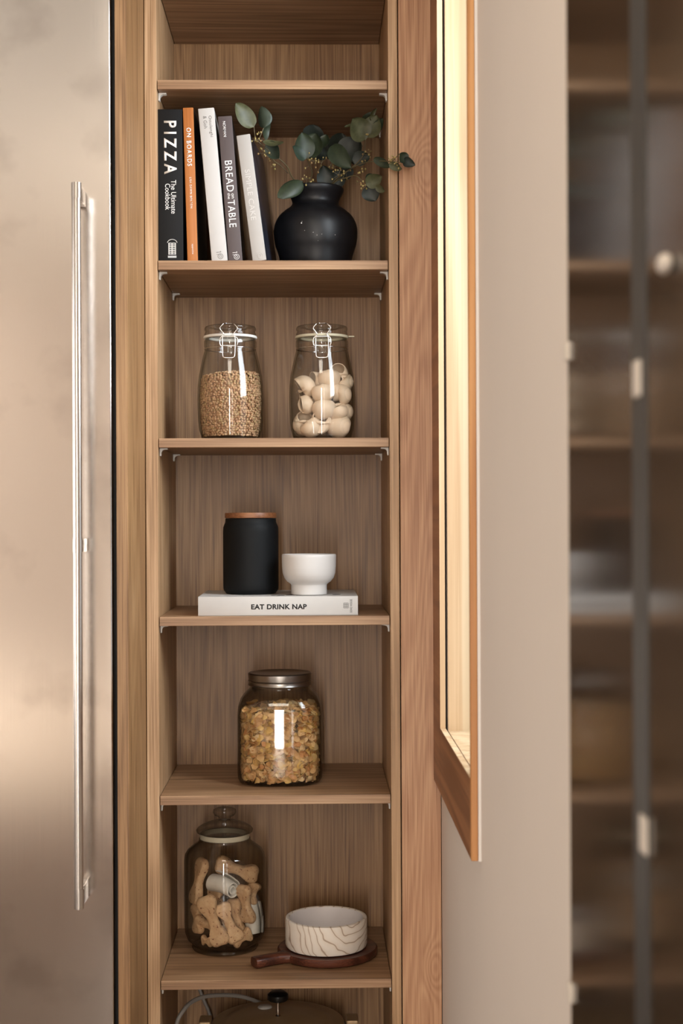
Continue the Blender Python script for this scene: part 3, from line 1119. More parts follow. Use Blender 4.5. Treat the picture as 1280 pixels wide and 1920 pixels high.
sprig('eucalyptus sprig of broad dark leaves right of the middle of the vase', [(0.012, 0.006), (612, 325, 0.14), (622, 305, 0.14), (632, 285, 0.14)], [
    ('leaf_dark', (632, 292), (641, 250), 38, 0.14, 0.16, 10, 0.2, 0.05),
    ('leaf_dark', (640, 295), (675, 262), 44, 0.13, 0.12, -10, 0.2, 0.05),
    ('leaf_green', (619, 275), (659, 316), 32, 0.10, 0.08, 15, 0.3, -0.08),
    ('leaf_dark', (626, 300), (622, 262), 34, 0.17, 0.18, -10, 0.2, 0.05),
    ('leaf_dark', (650, 300), (668, 282), 34, 0.15, 0.15, 15, 0.2, 0.05),
    ('leaf_dark', (655, 335), (642, 312), 26, 0.15, 0.14, 15, 0.2, 0.05),
    ('leaf_dark', (622, 345), (619, 318), 24, 0.16, 0.16, 15, 0.2, 0.05),
    ('leaf_dark', (660, 300), (694, 293), 24, 0.12, 0.11, 10, 0.2, 0.05),
    ('leaf_dark', (612, 352), (606, 310), 28, 0.13, 0.12, 0, 0.3, 0.05),
    ('leaf_dark', (632, 352), (634, 316), 26, 0.14, 0.13, 0, 0.3, 0.05)],
    [(628, 314, 0.095, 6, 0.006), (634, 328, 0.09, 6, 0.006), (648, 322, 0.09, 7, 0.007)])
sprig('tall eucalyptus sprig rising to the upper right with curled olive leaves', [(0.022, -0.004), (650, 322, 0.12), (672, 303, 0.11), (683, 285, 0.105), (684, 262, 0.10)], [
    ('leaf_olive', (685, 262), (661, 222), 42, 0.095, 0.075, 15, 0.3, 0.08),
    ('leaf_olive', (688, 258), (706, 216), 34, 0.095, 0.085, -15, 0.25, 0.08),
    ('leaf_green', (699, 249), (718, 222), 19, 0.095, 0.08, -20, 0.35, 0.1),
    ('leaf_olive', (694, 226), (706, 203), 9, 0.09, 0.085, 40, 0.4, 0.2),
    ('leaf_green', (680, 225), (698, 210), 15, 0.1, 0.1, -35, 0.3, 0.15),
    ('leaf_olive', (662, 232), (645, 238), 6, 0.085, 0.08, 30, 0.3, 0.1)],
    [(677, 256, 0.1, 4, 0.005), (691, 290, 0.105, 6, 0.006), (683, 299, 0.11, 4, 0.005)],
    ex=[[(680, 275, 0.1), (670, 250, 0.1), (664, 237, 0.1)]])
sprig('eucalyptus sprig reaching right past the front edge of the oak shelf unit', [(0.024, -0.012), (655, 318, 0.09), (685, 305, 0.05), (710, 302, 0.015), (735, 303, -0.02), (752, 304, -0.035)], [
    ('leaf_green', (700, 298), (731, 313), 15, 0.02, -0.012, 35, 0.3, 0.1),
    ('leaf_olive', (729, 308), (753, 317), 15, -0.015, -0.035, 40, 0.3, 0.1),
    ('leaf_green', (762, 303), (750, 287), 21, -0.038, -0.045, 20, 0.3, 0.15),
    ('leaf_dark', (756, 300), (779, 310), 17, -0.036, -0.045, 20, 0.4, -0.15)],
    [(733, 301, -0.02, 6, 0.005), (740, 296, -0.025, 4, 0.005), (745, 308, -0.03, 4, 0.004)],
    ex=[[(735, 303, -0.02), (745, 292, -0.03), (753, 286, -0.035)]])
sprig('eucalyptus sprig hanging lower right beside the neck of the vase', [(0.028, -0.02), (650, 333, 0.08), (668, 330, 0.06), (682, 343, 0.05)], [
    ('leaf_olive', (686, 346), (716, 331), 24, 0.048, 0.03, 15, 0.35, 0.08),
    ('leaf_teal', (686, 338), (703, 329), 16, 0.06, 0.055, 20, 0.3, 0.1),
    ('leaf_dark', (688, 348), (704, 377), 31, 0.055, 0.06, 10, 0.25, 0.05),
    ('leaf_olive', (704, 350), (721, 359), 13, 0.04, 0.03, 40, 0.3, 0.1)],
    [(675, 342, 0.05, 6, 0.005), (676, 322, 0.06, 5, 0.005), (684, 349, 0.045, 5, 0.004)])


# ------------------------------------------------------------------ clip-top jars
JY = 0.105
js = S(JY)
jc = P(432, 720, JY)


def jz(py):
    return EYE - (py - 970) * js - Z3


def shell_profile(outer, thick, base):
    """outer (r,z) from the foot up to the lip -> closed glass wall loop"""
    inner = []
    for r, z in reversed(outer):
        inner.append((max(r - thick, 0.004), max(z, base)))
    inner = [q for q in inner if q[1] > base + 1e-5] + [(max(outer[2][0] - thick * 1.6, 0.01), base + 0.0006), (0, base)]
    return [(0, outer[0][1])] + outer + inner


jar_out = [(46 * js, 0.0), (53 * js, 0.0015), (58.5 * js, jz(807)), (60.5 * js, jz(790)), (61.5 * js, jz(765)), (61.8 * js, jz(745)), (61 * js, jz(725)), (59 * js, jz(706)), (55.5 * js, jz(688)), (51.5 * js, jz(671)), (48.5 * js, jz(659)), (47 * js, jz(654)), (48.8 * js, jz(651)), (49 * js, jz(641)), (47.5 * js, jz(639)), (46.5 * js, jz(636))]
jar_in_r = [(r - 0.0035, z) for r, z in jar_out]


def make_clip_jar(label, loc, rubber):
    o = thing('clip_top_jar', label, 'jar', loc, 'clip-top glass jars on the shelf')
    MB().lathe(shell_profile(jar_out, 0.0032, 0.006), 64).build('glass_body', M['glass'], o, smooth=50)
    # rubber seal
    z0, z1 = jz(635.6) + 0.0002, jz(631)
    MB().lathe([(40 * js, z0), (49.5 * js, z0), (50.2 * js, (z0 + z1) / 2), (49.5 * js, z1), (40 * js, z1)], 64, closed=True).build('rubber_seal', rubber, o, smooth=50)
    # glass lid with stepped rim
    lz = jz(630.8)
    lid = [(0, lz), (47.5 * js, lz), (48.3 * js, jz(627)), (46.5 * js, jz(624)), (46.3 * js, jz(621)), (48 * js, jz(619.5)), (48 * js, jz(616)), (46.5 * js, jz(613.5)), (43 * js, jz(612.5)), (36 * js, jz(613.5)), (30 * js, jz(617)), (0, jz(617))]
    ld = MB().lathe(lid, 64).build('glass_lid', M['glass'], o, smooth=50)
    # wire round the neck and lid, clasp and hinge
    w = MB()
    rn = 47.5 * js + 0.001
    w.tube([(rn * math.cos(2 * PI * i / 48), rn * math.sin(2 * PI * i / 48), jz(655)) for i in range(48)], 0.0009, 8, True)
    yb = -49.5 * js
    k_ = js

    def q(dx, py, dy=0.0):
        return (dx * k_, yb - 0.0035 - dy, jz(py))
    # upper bail: over the lid, out, in, and down to the catch
    for sx in (-1, 1):
        pts_ = [(0, -38 * js, jz(611.5)), (sx * 7 * k_, -40 * js, jz(611.3)), (sx * 9 * k_, yb - 0.001, jz(613)), q(sx * 15, 620), q(sx * 15.5, 624), q(sx * 10, 631), q(sx * 9.5, 634), q(sx * 15.5, 641), q(sx * 16.5, 647), q(sx * 15.5, 653), q(sx * 11, 656.5, -0.002)]
        w.tube(catmull(pts_, 4), 0.0011, 8)
    # lever loop
    lv = [q(-10, 636), q(-11.5, 640), q(-11.5, 655), q(-11, 672, 0.004), q(-8, 676.5, 0.005), q(0, 677, 0.005), q(8, 676.5, 0.005), q(11, 672, 0.004), q(11.5, 655), q(11.5, 640), q(10, 636)]
    w.tube(catmull(lv, 4), 0.0011, 8)
    w.tube([q(-12, 637.5), q(12, 637.5)], 0.0009, 8)
    w.tube([q(-12, 654), q(12, 654)], 0.0009, 8)
    w.tube([(-7 * k_, 49 * js, jz(655)), (-8 * k_, 52 * js, jz(640)), (-8 * k_, 50 * js, jz(616)), (0, 40 * js, jz(612)), (8 * k_, 50 * js, jz(616)), (8 * k_, 52 * js, jz(640)), (7 * k_, 49 * js, jz(655))], 0.0009, 8)
    w.build('wire_clasp', M['wire'], o, smooth=60)
    return o


jl = make_clip_jar('clip-top glass jar full of brown lentils, left of the pair', (jc.x, JY, Z3 + 0.0003), M['rubber'])
jc2 = P(603.5, 720, JY)
jr = copy_tree(jl)
jr.location = (jc2.x, JY, Z3 + 0.0003)
jr['label'] = 'clip-top glass jar holding large pasta shells, right of the pair'
for ch in jr.children:
    if ch.name.startswith('rubber_seal'):
        ch.data = ch.data.copy()
        ch.data.materials[0] = M['rubber_y']
        tab = MB().box(0.0, 0.011, -0.0035, 0.0035, -0.0011, 0.0011, 0.0006).build('seal_tab', M['rubber_y'], ch)
        tab.location = (50 * js, -0.012, jz(633))


def inner_r(hh, prof):
    for (r0, z0), (r1, z1) in zip(prof, prof[1:]):
        if z0 <= hh <= z1:
            return r0 + (r1 - r0) * (hh - z0) / (z1 - z0 + 1e-9)
    return prof[0][0]


# lentils
lt = MB()
zb0 = 0.0075
ztop = jz(706)
lp = [(r - 0.0036, z) for r, z in jar_out[1:11]]
ntot = 0
zz_ = zb0 + 0.002
while zz_ < ztop + 0.008:
    rr = inner_r(max(zz_, 0.004), lp) - 0.0028
    n = int(2 * PI * rr / 0.0058)
    ph = rng.random() * 6
    for i in range(n):
        a = ph + 2 * PI * (i + rng.uniform(-0.3, 0.3)) / n
        lvl = ztop + 0.004 * math.sin(a + 2.3) - 0.001
        if zz_ > lvl:
            continue
        q = rr - rng.uniform(0, 0.0022) + 0.0008
        c = Vector((q * math.cos(a), q * math.sin(a), zz_ + rng.uniform(-0.001, 0.001)))
        out_ = Vector((math.cos(a), math.sin(a), 0)) + Vector((rng.gauss(0, .28), rng.gauss(0, .28), rng.gauss(0, .35)))
        rot = out_.to_track_quat('Z', 'Y').to_matrix()
        r_ = rng.uniform(0.0030, 0.0036)
        lt.ball(c, r_, r_, r_ * 0.5, 1, rot)
        ntot += 1
    zz_ += 0.0042
rt = inner_r(ztop, lp) - 0.004
for i in range(520):
    a = rng.random() * 2 * PI
    q = rt * math.sqrt(rng.random())
    z = ztop + 0.004 * math.sin(a + 2.3) * q / rt + 0.006 * (1 - (q / rt) ** 2) + rng.uniform(-0.0015, 0.0015)
    r_ = rng.uniform(0.0030, 0.0036)
    d = Vector((rng.gauss(0, .4), rng.gauss(0, .4), 1))
    lt.ball((q * math.cos(a), q * math.sin(a), z), r_, r_, r_ * 0.55, 1, d.to_track_quat('Z', 'Y').to_matrix())
core = [(0, zb0 + 0.001)] + [(inner_r(max(z, 0.004), lp) - 0.0068, z) for z in [zb0 + 0.001 + (ztop - 0.006 - zb0) * i / 10 for i in range(11)]] + [(rt * 0.9, ztop - 0.003), (0, ztop + 0.003)]
lt.lathe(core, 32)
lo = lt.build('lentils', M['lentil'], smooth=60)
lo.location = (jc.x, JY, Z3 + 0.0003)
tag(lo, 'brown lentils heaped inside the left clip-top jar', 'lentils', None, 'stuff')


# pasta shells
def shell_mesh():
    """snail-shaped pasta: a fat bent tube, pinched at one end, flared open at the other"""
    nu, nv = 20, 22
    verts, faces = [], []
    for layer in (0, 1):
        for i in range(nu + 1):
            t = i / nu
            ang = -0.6 + 3.1 * t                       # along the bend
            rad = 0.0155 * math.sin(PI * (0.16 + 0.63 * t)) ** 0.85
            if t > 0.9:
                rad *= 1 + (t - 0.9) * 1.2
            rad -= 0.0013 * layer
            bend = 0.0092
            c = Vector((bend * math.cos(ang), 0, bend * math.sin(ang)))
            e1 = Vector((math.cos(ang), 0, math.sin(ang)))
            e2 = Vector((0, 1, 0))
            for j in range(nv):
                b = 2 * PI * j / nv
                rr = rad * (1 + 0.012 * math.cos(11 * b))
                verts.append(c + e1 * (rr * math.cos(b) * (0.95)) + e2 * (rr * 1.12 * math.sin(b)))
    st = (nu + 1) * nv
    for i in range(nu):
        for j in range(nv):
            j2 = (j + 1) % nv
            faces.append((i * nv + j, i * nv + j2, (i + 1) * nv + j2, (i + 1) * nv + j))
            faces.append((st + i * nv + j, st + (i + 1) * nv + j, st + (i + 1) * nv + j2, st + i * nv + j2))
    for j in range(nv):
        j2 = (j + 1) % nv
        faces.append((nu * nv + j, nu * nv + j2, st + nu * nv + j2, st + nu * nv + j))
    faces.append(tuple(range(nv)))
    faces.append(tuple(st + j for j in reversed(range(nv))))
    mb = MB().add(verts, faces)
    co = sum((v.co for v in mb.bm.verts), Vector()) / len(mb.bm.verts)
    bmesh.ops.translate(mb.bm, verts=mb.bm.verts, vec=-co)
    return mb


shell_proto = shell_mesh().build('pasta_shell', M['pasta'], smooth=60)
PG = 'pasta shells in the right clip-top jar'
# px, py, depth from jar centre (-front), euler, scale, label
shells = [
    (563, 727, -0.026, (0.2, 0.3, 0.3), 1.16, 'rounded pasta shell with a curled mouth, at upper left against the glass'),
    (565, 760, -0.030, (1.2, 0.2, 1.0), 1.02, 'smooth oval pasta shell below the curled one at the left glass wall'),
    (558, 795, -0.026, (0.4, 1.4, 2.2), 1.18, 'large pasta shell at the bottom left corner of the jar'),
    (580, 800, -0.036, (0.9, 2.2, 0.4), 1.08, 'pasta shell at the jar bottom, second from the left'),
    (601, 792, -0.040, (0.2, 0.9, 1.6), 1.12, 'cracked open pasta shell at the bottom centre, facing the front'),
    (638, 800, -0.028, (1.3, 2.4, 0.2), 1.20, 'broad pasta shell lying at the bottom right of the jar'),
    (606, 766, -0.038, (1.1, 2.9, 0.3), 1.12, 'domed pasta shell in the middle of the jar, above the cracked one'),
    (633, 769, -0.032, (0.6, 2.5, 1.9), 1.08, 'pasta shell right of the domed middle one'),
    (652, 772, -0.018, (1.8, 0.4, 0.6), 0.95, 'small pasta shell wedged at the right glass wall, lower one'),
    (604, 735, -0.034, (0.9, 2.7, 0.5), 1.10, 'smooth pasta shell behind the long highlight in the middle'),
    (588, 750, -0.014, (0.3, 1.2, 0.9), 1.00, 'pasta shell seen edge-on left of the middle, set back'),
    (647, 740, -0.028, (-0.3, 0.6, -0.4), 1.04, 'pasta shell with round dark mouth at the right glass wall'),
    (627, 736, -0.022, (0.2, 0.8, 0.2), 0.92, 'curled pasta shell between the middle and the dark-mouthed one'),
    (648, 717, -0.014, (0.7, 2.0, 1.1), 0.95, 'small pasta shell near the top at the right glass wall'),
    (616, 709, -0.024, (1.0, 2.9, 0.6), 1.08, 'pasta shell near the top of the heap, behind the blue highlight'),
    (634, 703, -0.014, (0.1, 1.1, 1.5), 1.02, 'topmost pasta shell, tilted open to the left'),
    (590, 718, -0.006, (0.5, 0.8, 0.9), 1.02, 'pasta shell at the top of the heap, left of its peak'),
    (575, 745, 0.018, (0.5, 0.2, 0.9), 1.1, None), (600, 715, 0.025, (1.5, 0.8, 0.9), 1.05, None), (630, 750, 0.02, (0.5, 2.8, 0.9), 1.1, None),
    (605, 785, 0.015, (2.5, 0.8, 0.1), 1.15, None), (570, 785, 0.012, (1.5, 1.8, 0.9), 1.1, None), (638, 782, 0.02, (0.5, 0.8, 2.9), 1.1, None), (600, 755, 0.012, (2.2, 0.3, 1.9), 1.1, None)]
first = True
for px, py, dy, e, sc, lab in shells:
    o = shell_proto if first else shell_proto.copy()
    if not first:
        COL.objects.link(o)
    first = False
    q = P(px, py, JY + dy)
    v = Vector((q.x - jc2.x, q.y - JY, 0))
    lim = inner_r(max(q.z - Z3, 0.012), jar_out[1:11]) - 0.0045 - 0.0155 * sc
    if v.length > lim:
        v *= lim / v.length
    o.location = (jc2.x + v.x, JY + v.y, max(q.z, Z3 + 0.0065 + 0.0165 * sc))
    o.rotation_euler = e
    o.scale = (sc * 1.08,) * 3
    tag(o, lab or 'cream pasta shell hidden behind the front ones in the right jar', 'pasta', PG)

# ------------------------------------------------------------------ canister and footed bowl
ztb = Z4 + 0.0004 + BT
CY = 0.127
cs = S(CY)
cc = P(470, 1040, CY)
can = thing('canister', 'matte black canister with a flat wooden lid on the lying book', 'canister', (cc.x, CY, ztb + 0.0002))


def cz(py):
    return EYE - (py - 970) * cs - ztb


cp = [(0, 0), (44 * cs, 0), (46 * cs, 0.0006), (50 * cs, 0.006), (51.5 * cs, 0.010), (51.8 * cs, 0.02), (51.8 * cs, cz(996)), (51.3 * cs, cz(988)), (49 * cs, cz(982)), (47.6 * cs, cz(979)), (47.3 * cs, cz(972.5)), (46 * cs, cz(971.5)), (44 * cs, cz(973)), (44 * cs, cz(985)), (46 * cs, cz(995)), (46 * cs, 0.01), (0, 0.008)]
MB().lathe(cp, 72).build('body', M['matte_black'], can, smooth=35)
MB().lathe([(0, cz(971.2)), (46.5 * cs, cz(971.2)), (48 * cs, cz(970.5)), (48.2 * cs, cz(969)), (48.2 * cs, cz(963)), (47.4 * cs, cz(961.2)), (0, cz(961))], 72).build('lid', M['acacia'], can, smooth=35)
BY = 0.075
bs = S(BY)
bc = P(579, 1070, BY)
bowl = thing('footed_bowl', 'small white footed bowl beside the black canister', 'bowl', (bc.x, BY, ztb + 0.0002))


def bz(py):
    return EYE - (py - 970) * bs - ztb


bp_ = [(0, 0.0), (32 * bs, 0.0), (33.5 * bs, 0.0012), (33.5 * bs, bz(1097)), (34.5 * bs, bz(1094.5)), (41 * bs, bz(1090)), (46.5 * bs, bz(1083)), (49.5 * bs, bz(1074)), (50.5 * bs, bz(1062)), (50.8 * bs, bz(1046)), (50.8 * bs, bz(1041)), (49.8 * bs, bz(1039)), (48 * bs, bz(1039.5)), (47 * bs, bz(1043)), (46.5 * bs, bz(1062)), (43 * bs, bz(1080)), (30 * bs, bz(1088)), (0, bz(1089))]
MB().lathe(bp_, 72).build('bowl', M['ceramic'], bowl, smooth=50)

# ------------------------------------------------------------------ cereal jar
KY = 0.162
ks = S(KY)
kc = P(525, 1390, KY)
kj = thing('cereal_jar', 'square glass jar with a screw lid full of cereal flakes', 'jar', (kc.x, KY, Z5 + 0.0003))
KS = S(KY - 0.055)


def kz(py):
    return EYE - (py - 970) * S(KY - 0.03) - Z5


def sq(n):
    return lambda a: (abs(math.cos(a)) ** n + abs(math.sin(a)) ** n) ** (-1 / n)


hw = 80.5 * KS
kprof = [(hw * 0.86, 0.0, 3.3), (hw * 0.95, 0.003, 3.3), (hw * 0.99, 0.009, 3.3), (hw, 0.018, 3.3), (hw, kz(1340), 3.3), (hw * 0.985, kz(1325), 3.3), (hw * 0.93, kz(1312), 3.4), (hw * 0.84, kz(1302), 3.0), (hw * 0.745, kz(1295), 2.4), (hw * 0.70, kz(1290), 2.0), (hw * 0.70, kz(1277), 2.0)]


def shaped(pr, th=0.0, base=None):
    m = MB()
    outer = pr
    inn = [(r - 0.0036, max(z, 0.008), n) for r, z, n in reversed(pr) if z > 0.0085]
    allp = [(0, 0.0, 2)] + outer + inn + [(hw * 0.9, 0.0085, 3.3), (0, 0.008, 2)]
    m.lathe([(r, z) for r, z, n in allp], 96, shape=lambda a, i: sq(allp[i][2])(a) if allp[i][2] > 2 else 1)
    return m


shaped(kprof).build('glass_body', M['glass_dark'], kj, smooth=50)
rl = 59.5 * S(KY)
lz0, lz1 = kz(1287), kz(1263)
lidp = [(rl - 0.006, lz0 + 0.001), (rl - 0.001, lz0), (rl + 0.0002, lz0 + 0.0015), (rl - 0.001, lz0 + 0.004), (rl - 0.0008, lz0 + 0.008), (rl + 0.0004, lz0 + 0.0095), (rl - 0.0008, lz0 + 0.011), (rl, lz1 - 0.006), (rl, lz1 - 0.002), (rl - 0.002, lz1), (rl - 0.006, lz1 + 0.0003), (rl - 0.009, lz1 - 0.001), (0, lz1 - 0.001), (0, lz1 - 0.003), (rl - 0.004, lz1 - 0.004)]
MB().lathe(lidp, 96, closed=True).build('screw_lid', M['lid_metal'], kj, smooth=30)
# flakes
fk = MB()
ftop = kz(1332)


def flake(c, nrm, r):
    n1, n2 = 3, 11
    q = nrm.to_track_quat('Z', 'Y').to_matrix()
    cx, cy = rng.uniform(-0.9, 0.9), rng.uniform(-0.5, 0.9)
    el = rng.uniform(0.7, 1.0)
    vs_, fc = [], []
    ph = rng.random() * 6
    for lay in (0, 1):
        vs_.append(c + q @ Vector((0, 0, 0.0005 * lay)))
        for i in range(1, n1 + 1):
            for j in range(n2):
                a = 2 * PI * j / n2
                rr = r * i / n1 * (1 + (0.12 * math.sin(3 * a + ph) + 0.08 * math.sin(5 * a + 2 * ph)) * (i / n1))
                x, y = rr * math.cos(a), rr * math.sin(a) * el
                z = (cx * x * x + cy * y * y) / r * 0.6 + 0.0005 * math.sin(4 * a + ph * 3) * i / n1
                vs_.append(c + q @ Vector((x, y, z + 0.0006 * lay)))
    st_ = 1 + n1 * n2
    for lay in (0, 1):
        o_ = lay * st_
        for j in range(n2):
            j2 = (j + 1) % n2
            fc.append((o_, o_ + 1 + j, o_ + 1 + j2))
            for i in range(n1 - 1):
                fc.append((o_ + 1 + i * n2 + j, o_ + 1 + (i + 1) * n2 + j, o_ + 1 + (i + 1) * n2 + j2, o_ + 1 + i * n2 + j2))
    for j in range(n2):
        j2 = (j + 1) % n2
        b0 = 1 + (n1 - 1) * n2
        fc.append((b0 + j, st_ + b0 + j, st_ + b0 + j2, b0 + j2))
    fk.add(vs_, fc)


rin = hw - 0.0046
sqf = sq(3.3)
nf = 0
for zl in [0.015 + 0.0075 * i for i in range(40)]:
    if zl > ftop:
        break
    n = int(2 * PI * rin * 1.12 / 0.0095)
    for i in range(n):
        a = 2 * PI * (i + rng.uniform(-0.5, 0.5)) / n
        for layer in range(2):
            r_ = rng.uniform(0.0058, 0.0092)
            q = (rin - 0.0042 - layer * 0.006 - rng.uniform(0, 0.003)) * sqf(a)
            d = Vector((math.cos(a), math.sin(a), 0)) + Vector((rng.gauss(0, .55), rng.gauss(0, .55), rng.gauss(0, .7)))
            c = Vector((q * math.cos(a), q * math.sin(a), zl + rng.uniform(-0.004, 0.004)))
            lim = rin * sqf(a) - 0.0015
            # keep the flake inside the glass
            dn = d.normalized()
            rad = Vector((math.cos(a), math.sin(a), 0))
            ext = r_ * math.sqrt(max(0.0, 1 - dn.dot(rad) ** 2)) + 0.002
            if q + ext > lim:
                c -= rad * (q + ext - lim)
            flake(c, d, r_)
            nf += 1
for i in range(260):
    x, y = rng.uniform(-1, 1) * (rin - 0.012), rng.uniform(-1, 1) * (rin - 0.012)
    z = ftop + 0.008 * math.sin(x * 40 + 1) * math.cos(y * 30) + rng.uniform(-0.004, 0.006)
    flake(Vector((x, y, z)), Vector((rng.gauss(0, .6), rng.gauss(0, .6), 1)), rng.uniform(0.006, 0.0092))
fo_ = fk.build('cereal_flakes', M['flake'], smooth=60)
fo_.location = (kc.x, KY, Z5 + 0.0003)
tag(fo_, 'golden cereal flakes filling the square glass jar', 'cereal', None, 'stuff')

# ------------------------------------------------------------------ biscuit jar
DY = 0.212
ds = S(DY)
dc = P(421.5, 1660, DY)
dj = thing('biscuit_jar', 'round glass jar with a knobbed glass lid, holding dog biscuits', 'jar', (dc.x, DY, Z6 + 0.0003))


def dz(py):
    return EYE - (py - 970) * ds - Z6


db = [(54 * ds, 0.0), (60 * ds, 0.001), (62 * ds, 0.005), (59 * ds, 0.009), (62 * ds, 0.013), (70 * ds, 0.021), (74.5 * ds, 0.034), (75.5 * ds, 0.05), (75.5 * ds, dz(1608)), (74 * ds, dz(1598)), (69 * ds, dz(1590)), (60 * ds, dz(1583)), (52 * ds, dz(1577)), (48 * ds, dz(1573)), (48 * ds, dz(1569))]
MB().lathe(shell_profile(db, 0.0036, 0.012), 72).build('glass_body', M['glass_dark'], dj, smooth=50)
MB().lathe([(40 * ds, dz(1568.6)), (46 * ds, dz(1568.6)), (46.5 * ds, dz(1564)), (46 * ds, dz(1559.5)), (40 * ds, dz(1559.5))], 64, closed=True).build('lid_seal', M['rubber_y'], dj, smooth=50)
ldp = [(0, dz(1559)), (46 * ds, dz(1559)), (52 * ds, dz(1557)), (53 * ds, dz(1553)), (50 * ds, dz(1549)), (40 * ds, dz(1543)), (25 * ds, dz(1538)), (14 * ds, dz(1536)), (11 * ds, dz(1532)), (12 * ds, dz(1529)), (19 * ds, dz(1526)), (22 * ds, dz(1521)), (21 * ds, dz(1516)), (15 * ds, dz(1513)), (0, dz(1512))]
lidb = MB().lathe(ldp[:8] + [(12 * ds, dz(1535)), (0, dz(1535))], 64).build('glass_lid', M['glass_dark'], dj, smooth=50)
MB().lathe([(0, dz(1534.6))] + [(11.5 * ds, dz(1534.6))] + ldp[8:], 48).build('lid_knob', M['glass_dark'], lidb, smooth=50)


def bone_mesh(L=0.0335, w=0.0108, r=0.0118, th=0.0088):
    def sdf(x, y):
        d = max(abs(x) - L, 0)
        c = math.hypot(d, y) - w
        e = min(math.hypot(abs(x) - L, abs(y) - r * 0.72) - r, 9)
        h_ = max(0.004 - abs(c - e), 0) / 0.004
        return min(c, e) - h_ * h_ * 0.001
    n = 64
    outl = []
    for i in range(n):
        a = 2 * PI * i / n
        lo_, hi = 0.0, 0.08
        # last exit along the ray
        best = 0
        for s_ in range(160):
            q = 0.08 * s_ / 160
            if sdf(q * math.cos(a), q * math.sin(a)) < 0:
                best = q
        outl.append((a, best + 0.0003))
    m = MB()
    rings = []
    ts = [-1, -0.96, -0.8, -0.5, 0, 0.5, 0.8, 0.96, 1]
    vs_, fc = [], []
    for t_ in ts:
        sh = 0.0075 * (1 - math.sqrt(max(0, 1 - t_ * t_)))
        for a, q in outl:
            qq = max(q - sh, 0.001)
            vs_.append(Vector((qq * math.cos(a), qq * math.sin(a), th * t_)))
    for i in range(len(ts) - 1):
        for j in range(n):
            j2 = (j + 1) % n
            fc.append((i * n + j, i * n + j2, (i + 1) * n + j2, (i + 1) * n + j))
    vs_.append(Vector((0, 0, -th * 1.02)))
    vs_.append(Vector((0, 0, th * 1.02)))
    for j in range(n):
        j2 = (j + 1) % n
        fc.append((len(vs_) - 2, j2, j))
        k0 = (len(ts) - 1) * n
        fc.append((len(vs_) - 1, k0 + j, k0 + j2))
    return m.add(vs_, fc)


DG = 'bone-shaped dog biscuits in the knobbed glass jar'
bone0 = bone_mesh().build('dog_biscuit', M['biscuit'], smooth=70)
# two end points in the picture, depths from the jar centre, spin about the long axis, scale, label
bones = [
    ((383, 1687), (413, 1768), -0.052, -0.058, 10, 1.20, 'long dog biscuit standing in front at the left, leaning against the glass'),
    ((415, 1700), (445, 1762), -0.036, -0.050, -15, 1.05, 'dog biscuit leaning beside the long front one, red-flecked, centre'),
    ((456, 1665), (466, 1725), -0.034, -0.028, 40, 1.0, 'dog biscuit standing at the right with a ridged side'),
    ((410, 1620), (480, 1640), 0.010, -0.004, 15, 1.12, 'dog biscuit lying across the top of the heap'),
    ((380, 1615), (362, 1690), -0.010, -0.014, 60, 1.05, 'narrow dog biscuit upright at the upper left glass wall'),
    ((364, 1728), (408, 1738), -0.030, -0.038, 30, 0.9, 'dog biscuit behind the long front one at the left, lying flat'),
    ((440, 1771), (474, 1752), -0.046, -0.040, 20, 0.86, 'short dog biscuit at the bottom right of the heap'),
    ((480, 1660), (470, 1690), -0.004, -0.010, 30, 0.8, 'dog biscuit tip at the right glass wall below the top one'),
    ((368, 1700), (372, 1745), -0.020, -0.026, 55, 0.9, 'dog biscuit standing at the lower left glass wall'),
    ((372, 1768), (392, 1772), -0.044, -0.048, 10, 0.62, 'small piece of dog biscuit at the bottom left'),
    ((430, 1740), (400, 1690), 0.0, 0.01, 30, 1.05, 'dog biscuit in the shade at the middle of the heap'),
    ((405, 1665), (392, 1735), 0.004, 0.0, 15, 1.0, 'dog biscuit in the shade under the white roll'),
    ((438, 1690), (452, 1760), -0.012, -0.018, 25, 1.0, 'dog biscuit between the red-flecked one and the ridged one'),
    ((450, 1745), (485, 1725), 0.012, 0.0, 30, 0.95, 'dog biscuit in the shade at the back right of the heap')]
for i, (a, b, ya, yb_, spin, sc, lab) in enumerate(bones):
    o = bone0 if i == 0 else bone0.copy()
    if i:
        COL.objects.link(o)
    pa, pb = P(a[0], a[1], DY + ya), P(b[0], b[1], DY + yb_)
    for p_ in (pa, pb):
        v = Vector((p_.x - dc.x, p_.y - DY))
        lm = 0.061 if p_.z - Z6 > 0.035 else 0.053
        if v.length > lm:
            v *= lm / v.length
            p_.x, p_.y = dc.x + v.x, DY + v.y
        p_.z = max(p_.z, Z6 + 0.0255)
    ax = (pb - pa)
    L_ = ax.length
    ax.normalize()
    nn = Vector((0, -1, 0))
    nn = (nn - ax * nn.dot(ax)).normalized()
    yy = nn.cross(ax)
    mt = Matrix((ax, yy, nn)).transposed() @ Matrix.Rotation(R(spin), 3, 'X')
    fx = (L_ / 2 + 0.004) / 0.0425
    o.matrix_world = Matrix.Translation((pa + pb) / 2) @ mt.to_4x4() @ Matrix.Diagonal((fx, sc * 0.86, sc * 0.9, 1))
    tag(o, lab, 'dog biscuit', DG)


